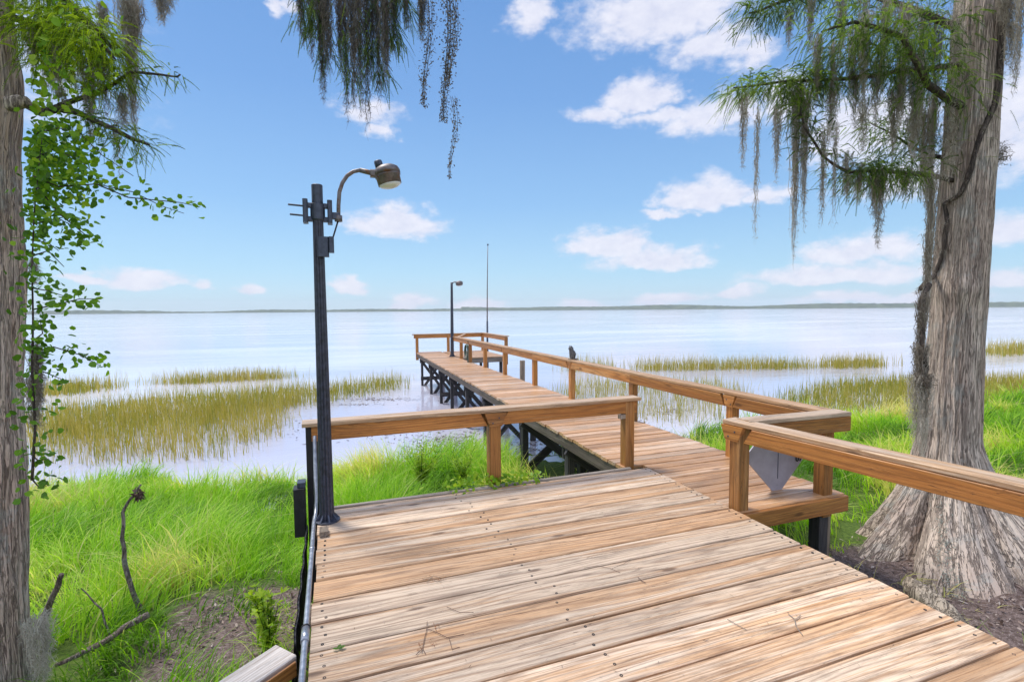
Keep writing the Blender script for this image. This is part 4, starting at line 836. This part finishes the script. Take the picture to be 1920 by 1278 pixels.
bough_sprays(lr, e3, 260, .09, .15, .75, .026, .0045, .4); bough_sprays(lr, e4, 260, .085, .15, .85, .028, .005, .4); bough_sprays(lr, [atd(70, 20, 2.8), atd(100, 130, 2.8)], 120, .07, .14, .7, .026, .005, .4)
lr.build('crown', M_NEEDLE, lt)
mo = Ribs()
for (x, y, l, W_, n, tn) in [(236, -40, 280, .075, 120, .6), (250, 10, 70, .07, 60, .4), (162, 105, 160, .06, 70, .6), (228, 180, 60, .04, 40, .6), (193, 10, 60, .03, 24, .45), (190, 100, 70, .06, 44, .4), (108, 90, 90, .04, 30, .6), (112, 170, 20, .02, 10, .6), (300, -30, 70, .05, 50, .5), (312, -30, 55, .04, 30, .5),
  (216, 230, 95, .022, 14, .6), (198, 165, 60, .02, 10, .5), (135, 130, 30, .015, 6, .5), (58, 60, 60, .04, 30, .5), (92, 120, 70, .03, 16, .6)]: moss(mo, atd(x, y-8, 2.72), (l+8)/F*2.75, W_, n, tn, .0028, 2)
# moss at the trunk edge lower down
for (x, y, l, W_, n, tn) in [(66, 640, 110, .035, 60, .3), (62, 700, 110, .05, 60, .5), (70, 1150, 130, .07, 90, .85), (62, 480, 60, .02, 16, .5)]: moss(mo, atd(x, y, 2.62 if y > 1000 else 2.75), l/F*2.7, W_, n, tn, .0028, 3, .6)
mo.build('hanging_moss', M_MOSS, lt)
# overhead bough of the left tree, reaching over the landing
ob = [Vector((-2.0, 3.9, 4.7)), Vector(atd(200, -190, 3.1)), Vector(atd(420, -120, 3.1)), Vector(atd(560, -60, 3.1)), Vector(atd(720, -40, 3.1)), Vector(atd(860, -55, 3.1))]
tube_pts(ob, (.07, .02), M_BRANCH, lt, 'overhead_bough')
om = Ribs(); oc_ = Ribs()
for (x, l, W_, n) in [(562, 75, .035, 30), (580, 110, .04, 40), (600, 170, .04, 60), (612, 120, .05, 50), (635, 130, .04, 40), (645, 215, .03, 40), (660, 175, .05, 60), (672, 210, .035, 40), (683, 230, .03, 34), (695, 150, .04, 40), (706, 190, .03, 30), (720, 130, .05, 50), (738, 90, .05, 44), (722, 155, .02, 16), (760, 60, .03, 20), (790, 70, .04, 40)]:
    moss(om, atd(x, -35, 3.1+random.uniform(-.15, .15)), (l+35)/F*3.1, W_, n, .45, .0032, 3)
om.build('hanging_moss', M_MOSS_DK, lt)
for (x0, y0, x1, y1) in [(650, -10, 690, 110), (560, -10, 580, 60), (700, -10, 750, 80), (690, 60, 720, 150), (600, 20, 615, 120), (640, 60, 665, 160), (740, -20, 770, 30), (590, -20, 600, 60), (715, 20, 740, 85)]:
    bough_sprays(oc_, [atd(x0, y0, 3.1), atd(x1, y1, 3.1)], 34, .035, .13, .35, .02, .0032, .9)
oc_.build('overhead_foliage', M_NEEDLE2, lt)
# beaded dangling vines
dv = Ribs()
def dangler(x, y0, y1, W_, n, d=3.0):
    for k in range(n):
        t = random.random(); y = y0+(y1-y0)*t; sp_ = W_*(1-.75*t); p = atd(x+(6*math.sin(t*5))+random.gauss(0, sp_), y, d+random.gauss(0, .02)); V, Q, own = cards(np.array([p]), rand_dir(1)+[0, 0, -.8], rand_dir(1), np.array([random.uniform(.008, .02)]), np.array([random.uniform(.004, .009)])); dv.add(V, Q, np.full(6, random.uniform(0, .9)))
    for k in range(max(3, n//90)):
        xs = random.gauss(0, W_*.6); t = np.linspace(0, 1, 24); P = np.array([atd(x+6*math.sin(a*5)+xs*(1-a*.7), y0+(y1-y0)*a*random.uniform(.97, 1), d) for a in t]); S = RT*.0011; V = np.stack([P-S, P+S], 1).reshape(-1, 3); i = np.arange(23)*2; dv.add(V, np.stack([i, i+1, i+3, i+2], 1), np.full(len(V), .2))
dangler(800, -30, 200, 11, 620); dangler(838, -40, 230, 13, 900); dangler(849, 180, 335, 6, 240); dangler(846, 0, 160, 9, 400)
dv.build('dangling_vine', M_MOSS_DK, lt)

# climbing plant with broad leaves on the left trunk
cl_ = empty('climbing_plant', (-1.78, 4.0, -.7)); tag(cl_, 'broad-leaved climber growing up the right side of the left trunk', 'climbing plant')
stems = [[(60, 900), (66, 800), (60, 700), (62, 600), (60, 500), (64, 400), (72, 320), (80, 250)], [(62, 330), (110, 350), (180, 345), (250, 360), (300, 385), (345, 400)], [(180, 345), (240, 370), (290, 375), (340, 380), (375, 388)], [(62, 420), (110, 410), (150, 430)], [(60, 480), (90, 470), (120, 500)], [(62, 580), (110, 570), (150, 560), (190, 560)],
 [(64, 660), (100, 650), (150, 665), (188, 685)], [(62, 300), (100, 280), (150, 300), (180, 330)], [(70, 250), (110, 240), (150, 250), (190, 290), (250, 330)], [(62, 690), (90, 700), (118, 712)], [(62, 540), (90, 545), (120, 555)], [(62, 450), (90, 455), (110, 470)], [(60, 640), (80, 625), (75, 600)], [(58, 850), (70, 862), (90, 860), (100, 868)], [(62, 900), (75, 915), (95, 908)], [(70, 350), (110, 400), (160, 440), (155, 460)]]
st = MB(); lf = Ribs()
for si, S in enumerate(stems):
    d = 2.62+random.uniform(-.08, .06); P = [atd(x, y, d) for x, y in S]; st.tube(P, [.007 if si == 0 else .004, .0016], 6)
    P = np.array(P); n = int(sum(np.linalg.norm(np.diff(P, axis=0), axis=1))*F/d/(2.2 if si not in (1, 2) else 5.5)*(1.0 if si else .9))
    for k in range(n):
        u = random.random()*(len(P)-1); i = int(u); p = P[i]*(1-(u-i))+P[i+1]*(u-i)
        o = rng.normal(0, .030 if si in (1, 2, 5, 6) else .045, 3); V, Q, own = cards(np.array([p+o]), rand_dir(1)+[.3, 0, -.6], rand_dir(1)*.8+np.array([-.3, -.6, .5]), np.array([random.uniform(.018, .045)]), np.array([random.uniform(.018, .038)])); lf.add(V, Q, np.full(6, np.clip(random.gauss(.40 if S[0][1] > 320 else .6, .17), 0, 1)))
for _ in range(950):   # dense part near the trunk
    x, y = random.triangular(50, 190, 70), random.triangular(180, 450, 310); p = atd(x, y, 2.75+random.gauss(0, .12)); V, Q, own = cards(np.array([p]), rand_dir(1)+[.2, 0, -.6], rand_dir(1)*.8+np.array([-.3, -.6, .5]), np.array([random.uniform(.02, .045)]), np.array([random.uniform(.018, .038)])); lf.add(V, Q, np.full(6, np.clip(random.gauss(.38, .3), 0, 1)))
for _ in range(420):   # bright yellow-green leaves among the boughs above
    x, y = random.triangular(45, 235, 80), random.triangular(-20, 215, 130); p = atd(x, y, 2.72+random.gauss(0, .12)); V, Q, own = cards(np.array([p]), rand_dir(1)+[.2, 0, -.6], rand_dir(1)*.8+np.array([-.3, -.6, .5]), np.array([random.uniform(.02, .05)]), np.array([random.uniform(.018, .04)])); lf.add(V, Q, np.full(6, np.clip(random.gauss(.75, .2), 0, 1)))
st.build('stems', M_BRANCH, cl_, True); lf.build('leaves', M_LEAF, cl_)

# ------------------------------------------------------------------ fallen branches on the left bank
def stick(label, pts, rads, group=None, name='fallen_branch', tuft=False, mat=M_DEAD):
    m_ = MB(); P = [Vector(at(x, y, z)) for x, y, z in pts]; out_ = []; rs = []
    for i in range(len(P)-1):
        for s in range(4): g = (i+s/4)/(len(P)-1); q_ = P[i].lerp(P[i+1], s/4); out_.append(q_+Vector((mnoise.noise(q_*7), mnoise.noise(q_*7+Vector((3, 3, 3))), 0))*.02); rs.append(rads[0]+(rads[1]-rads[0])*g)
    out_.append(P[-1]); rs.append(rads[1]); m_.tube(out_, rs, 12, rough=.2); o = m_.build(name, mat, None, True); tag(o, label, 'branch', group); return o, P
stick('thick grey fallen branch curving across the grass at lower left', [(110, 1250, -.62), (200, 1218, -.60), (300, 1185, -.6), (370, 1165, -.62), (520/2+20, 1160, -.6)][:3]+[(255, 1160, -.58), (275, 1150, -.56)], (.02, .03)) if False else None
o1, P1 = stick('pale fallen branch lying on the grass near the left trunk', [(100, 1248, -.60), (150, 1226, -.56), (195, 1203, -.54), (232, 1175, -.53), (278, 1152, -.52)], (.012, .024))
def vstick(label, base, tips, rads, tuft=False):
    """upright dead stick: base pixel on the ground, further pixels at the same distance"""
    b0 = at(base[0], base[1], -.68); dd = np.dot(b0-CAM, FW); P = [Vector(b0-np.array([0, 0, .1])), Vector(b0)]+[Vector(atd(x, y, dd)) for x, y in tips]
    m_ = MB(); out_ = []; rs = []
    for i in range(len(P)-1):
        for s in range(4): g = (i+s/4)/(len(P)-1); q_ = P[i].lerp(P[i+1], s/4); out_.append(q_+Vector((mnoise.noise(q_*9), mnoise.noise(q_*9+Vector((3, 3, 3))), 0))*.012); rs.append(rads[0]+(rads[1]-rads[0])*g)
    out_.append(P[-1]); rs.append(rads[1]); m_.tube(out_, rs, 10, rough=.25); o = m_.build('dead_stick', M_DEAD, None, True); tag(o, label, 'stick')
    if tuft:
        T = Ribs(); n = 70; V, Q, own = cards(np.array(P[-2])+rng.normal(0, .014, (n, 3))+[0.02, 0, .0], rand_dir(n)+[.3, 0, -.5], rand_dir(n), rng.uniform(.03, .07, n), rng.uniform(.006, .016, n)); T.add(V, Q, (rng.random(n)*.4)[own]); T.build('dry_leaf_tuft', M_LITTER, o)
    return o
vstick('tall upright dead stick with a dark withered tuft at its top', (266, 1150), [(246, 1105), (236, 1060), (229, 1010), (231, 960), (240, 940), (252, 925), (264, 908)], (.022, .006), True)
vstick('short dark dead stick leaning beside the left trunk', (70, 1190), [(80, 1160), (95, 1125), (110, 1095), (116, 1075)], (.03, .014))
vstick('thin bent dry twig rising between the two dead sticks', (206, 1188), [(198, 1170), (188, 1140), (165, 1115), (152, 1102)], (.009, .004))
# leafy weeds
def weed(label, x, y, z, n, H, tone, wide=.12, lw=.022, ll=.07, name='weed', arch=False):
    b0 = at(x, y, z); T = Ribs(); e = empty(name, tuple(b0)); s = MB()
    for k in range(n):
        a = random.uniform(0, 6.28); sp_ = random.uniform(.2, 1)*wide; h = H*random.uniform(.5, 1); P = [np.array(b0)+np.array([math.cos(a)*sp_*t**1.5, math.sin(a)*sp_*t**1.5, h*t-.03]) for t in np.linspace(0, 1, 7)]; s.tube(P, [.004, .0015], 5)
        for p in P[1:]:
            m = 5; V, Q, own = cards(np.tile(p, (m, 1)), rand_dir(m, .4)+[math.cos(a)*.3, math.sin(a)*.3, .35], rand_dir(m, .2)*.5+[0, 0, 1], rng.uniform(.6, 1.2, m)*ll, rng.uniform(.6, 1.2, m)*lw); T.add(V, Q, np.clip(rng.normal(tone, .13, m), 0, 1)[own])
    s.build('stems', M_LEAF, e); T.build('leaves', M_LEAF, e); tag(e, label, 'plant'); return e
weed('bushy bright green weed rising above the grass by the dock pilings', 790, 905, -.85, 26, .62, .95, .34, .014, .12)
weed('green weed with slender leaves left of the middle railing post', 868, 905, -.8, 14, .58, .9, .2, .012, .12)
weed('yellow-green weed standing on bare soil beside the deck', 505, 1215, -.72, 9, .42, .95, .1, .02, .07)
weed('low yellow-green sprout on the soil left of the taller weed', 490, 1150, -.75, 6, .22, .9, .1, .02, .06)
# vine at the middle post
vn_ = empty('creeper', (1.35, 4.3, 0)); T = Ribs()
for _ in range(240):
    x = random.gauss(1.42, .20) if random.random() < .6 else random.uniform(.95, 1.85); p = np.array([x, random.uniform(4.20, 4.42), random.uniform(-.02, .07)+.10*math.exp(-((x-1.22)/.1)**2)*random.random()])
    V, Q, own = cards(np.array([p]), rand_dir(1)+[0, 0, .2], rand_dir(1)*.5+np.array([0, -.5, .8]), np.array([random.uniform(.03, .055)]), np.array([random.uniform(.025, .04)])); T.add(V, Q, np.full(6, np.clip(random.gauss(.72, .2), 0, 1)))
T.build('leaves', M_LEAF, vn_); s = MB(); s.tube([(.95, 4.3, .01), (1.15, 4.27, .03), (1.4, 4.24, .02), (1.6, 4.28, .03), (1.9, 4.3, .01)], .003, 5); s.build('stem', M_HOSE, vn_); tag(vn_, 'small green creeper sprawling over the deck edge at the middle post', 'creeper')

# ------------------------------------------------------------------ twigs and debris on the deck
def twig(label, segs, r_=.0016, col=M_TWIG, cat='twig', leaf=None):
    m_ = MB()
    for S in segs: m_.tube([Vector(at(x, y, .0055)) for x, y in S], r_, 5)
    o = m_.build('twig', col); tag(o, label, cat)
    if leaf:
        T = Ribs(); C = np.array([at(x+random.gauss(0, 5), y+random.gauss(0, 4), .006) for x, y in leaf for _ in range(7)]); n = len(C); V, Q, own = cards(C, rand_dir(n, .1), np.tile([0, 0, 1.], (n, 1)), rng.uniform(.01, .022, n), rng.uniform(.002, .004, n)); T.add(V, Q, (rng.random(n)*.7)[own]); T.build('dry_needles', plain_rust, o)
    return o
plain_rust = leafy('rust_needles', [(.10, .035, .015), (.25, .09, .03), (.35, .17, .07)], .1, .8, .1, (1, 1, 1))
twig('forked dry twig with rust needles lying on the pale near plank', [[(801, 1164), (800, 1180), (796, 1195), (793, 1210), (790, 1222)], [(802, 1178), (822, 1186), (838, 1194), (870, 1188)], [(842, 1195), (848, 1217), (862, 1212)], [(780, 1227), (792, 1214), (798, 1225)]], .0016, M_TWIG, 'twig', [(812, 1202), (820, 1174), (790, 1212)])
twig('curved thin twig right of the forked twig on pale plank', [[(838, 1137), (850, 1142), (862, 1147), (888, 1147)]], .0015)
twig('long arched dry twig at the middle of the deck', [[(1095, 1064), (1120, 1060), (1145, 1065), (1163, 1073)], [(1145, 1066), (1170, 1056), (1182, 1048)]], .0013)
twig('bleached forked twig on the near right planks', [[(1478, 1150), (1490, 1160), (1492, 1172), (1500, 1184), (1505, 1190)], [(1492, 1161), (1501, 1152)]], .002, M_GREY)
twig('small grey tangle of moss and twig at the deck left of centre', [[(793, 1086), (806, 1082), (820, 1090), (838, 1085)], [(800, 1092), (812, 1078), (826, 1082)]], .0012, M_GREY, 'twig', [(815, 1086), (830, 1084), (803, 1080)])
twig('short straight dark twig left of the arched one', [[(1196, 1081), (1203, 1088), (1211, 1092)]], .002)
twig('pale twig fragment lying across a gap near the deck centre', [[(1364, 1160), (1385, 1172), (1400, 1180)]], .0018, M_GREY)
T = Ribs(); p = at(635, 1216, .008); V, Q, own = cards(np.array([p, p, p]), np.array([[1, .4, .1], [.3, 1, .2], [-.8, .3, .1]]), np.tile([0, 0, 1.], (3, 1)), np.array([.035, .03, .03]), np.array([.02, .018, .016])); T.add(V, Q, np.full(18, .1))
o = T.build('dead_leaf', M_LEAF, None); tag(o, 'single curled dead leaf near the left edge of the deck', 'leaf')
C = np.array([(random.uniform(-.05, 2.9), random.uniform(1.2, 4.2), .004) for _ in range(420)]); n = len(C); V, Q, own = cards(C, rand_dir(n, .05), np.tile([0, 0, 1.], (n, 1)), rng.uniform(.006, .03, n), rng.uniform(.0012, .003, n))
o = np_mesh('needle_debris', V, Q, M_LITTER, None, {'tint': rng.random(n)[own]}); tag(o, 'fine dry needles and crumbs scattered over the deck planks', 'debris', kind='stuff')

# ------------------------------------------------------------------ haze
HZ = True
if HZ:
    hb = MB(); X0, X1, Y0, Y1, Z0, Z1 = -3400, 3400, -1700, 3400, -4.5, 60
    hb.v = [Vector(p) for p in ((X0, Y0, Z0), (X1, Y0, Z0), (X1, Y1, Z0), (X0, Y1, Z0), (X0, Y0, Z1), (X1, Y0, Z1), (X1, Y1, Z1), (X0, Y1, Z1))]
    hb.f = [(0, 3, 2, 1), (4, 5, 6, 7), (0, 1, 5, 4), (1, 2, 6, 5), (2, 3, 7, 6), (3, 0, 4, 7)]; hb.gc = [Vector()]*8; hb.rn = [0.]*8
    mh, t, out = new_mat('haze_air'); pv = t.nodes.new('ShaderNodeVolumePrincipled'); pv.inputs['Density'].default_value = .00016; pv.inputs['Color'].default_value = (.86, .9, 1, 1)
    t.links.new(pv.outputs[0], out.inputs['Volume']); o = hb.build('haze', mh); tag(o, 'thin pale haze over the whole lake', 'haze', kind='stuff')
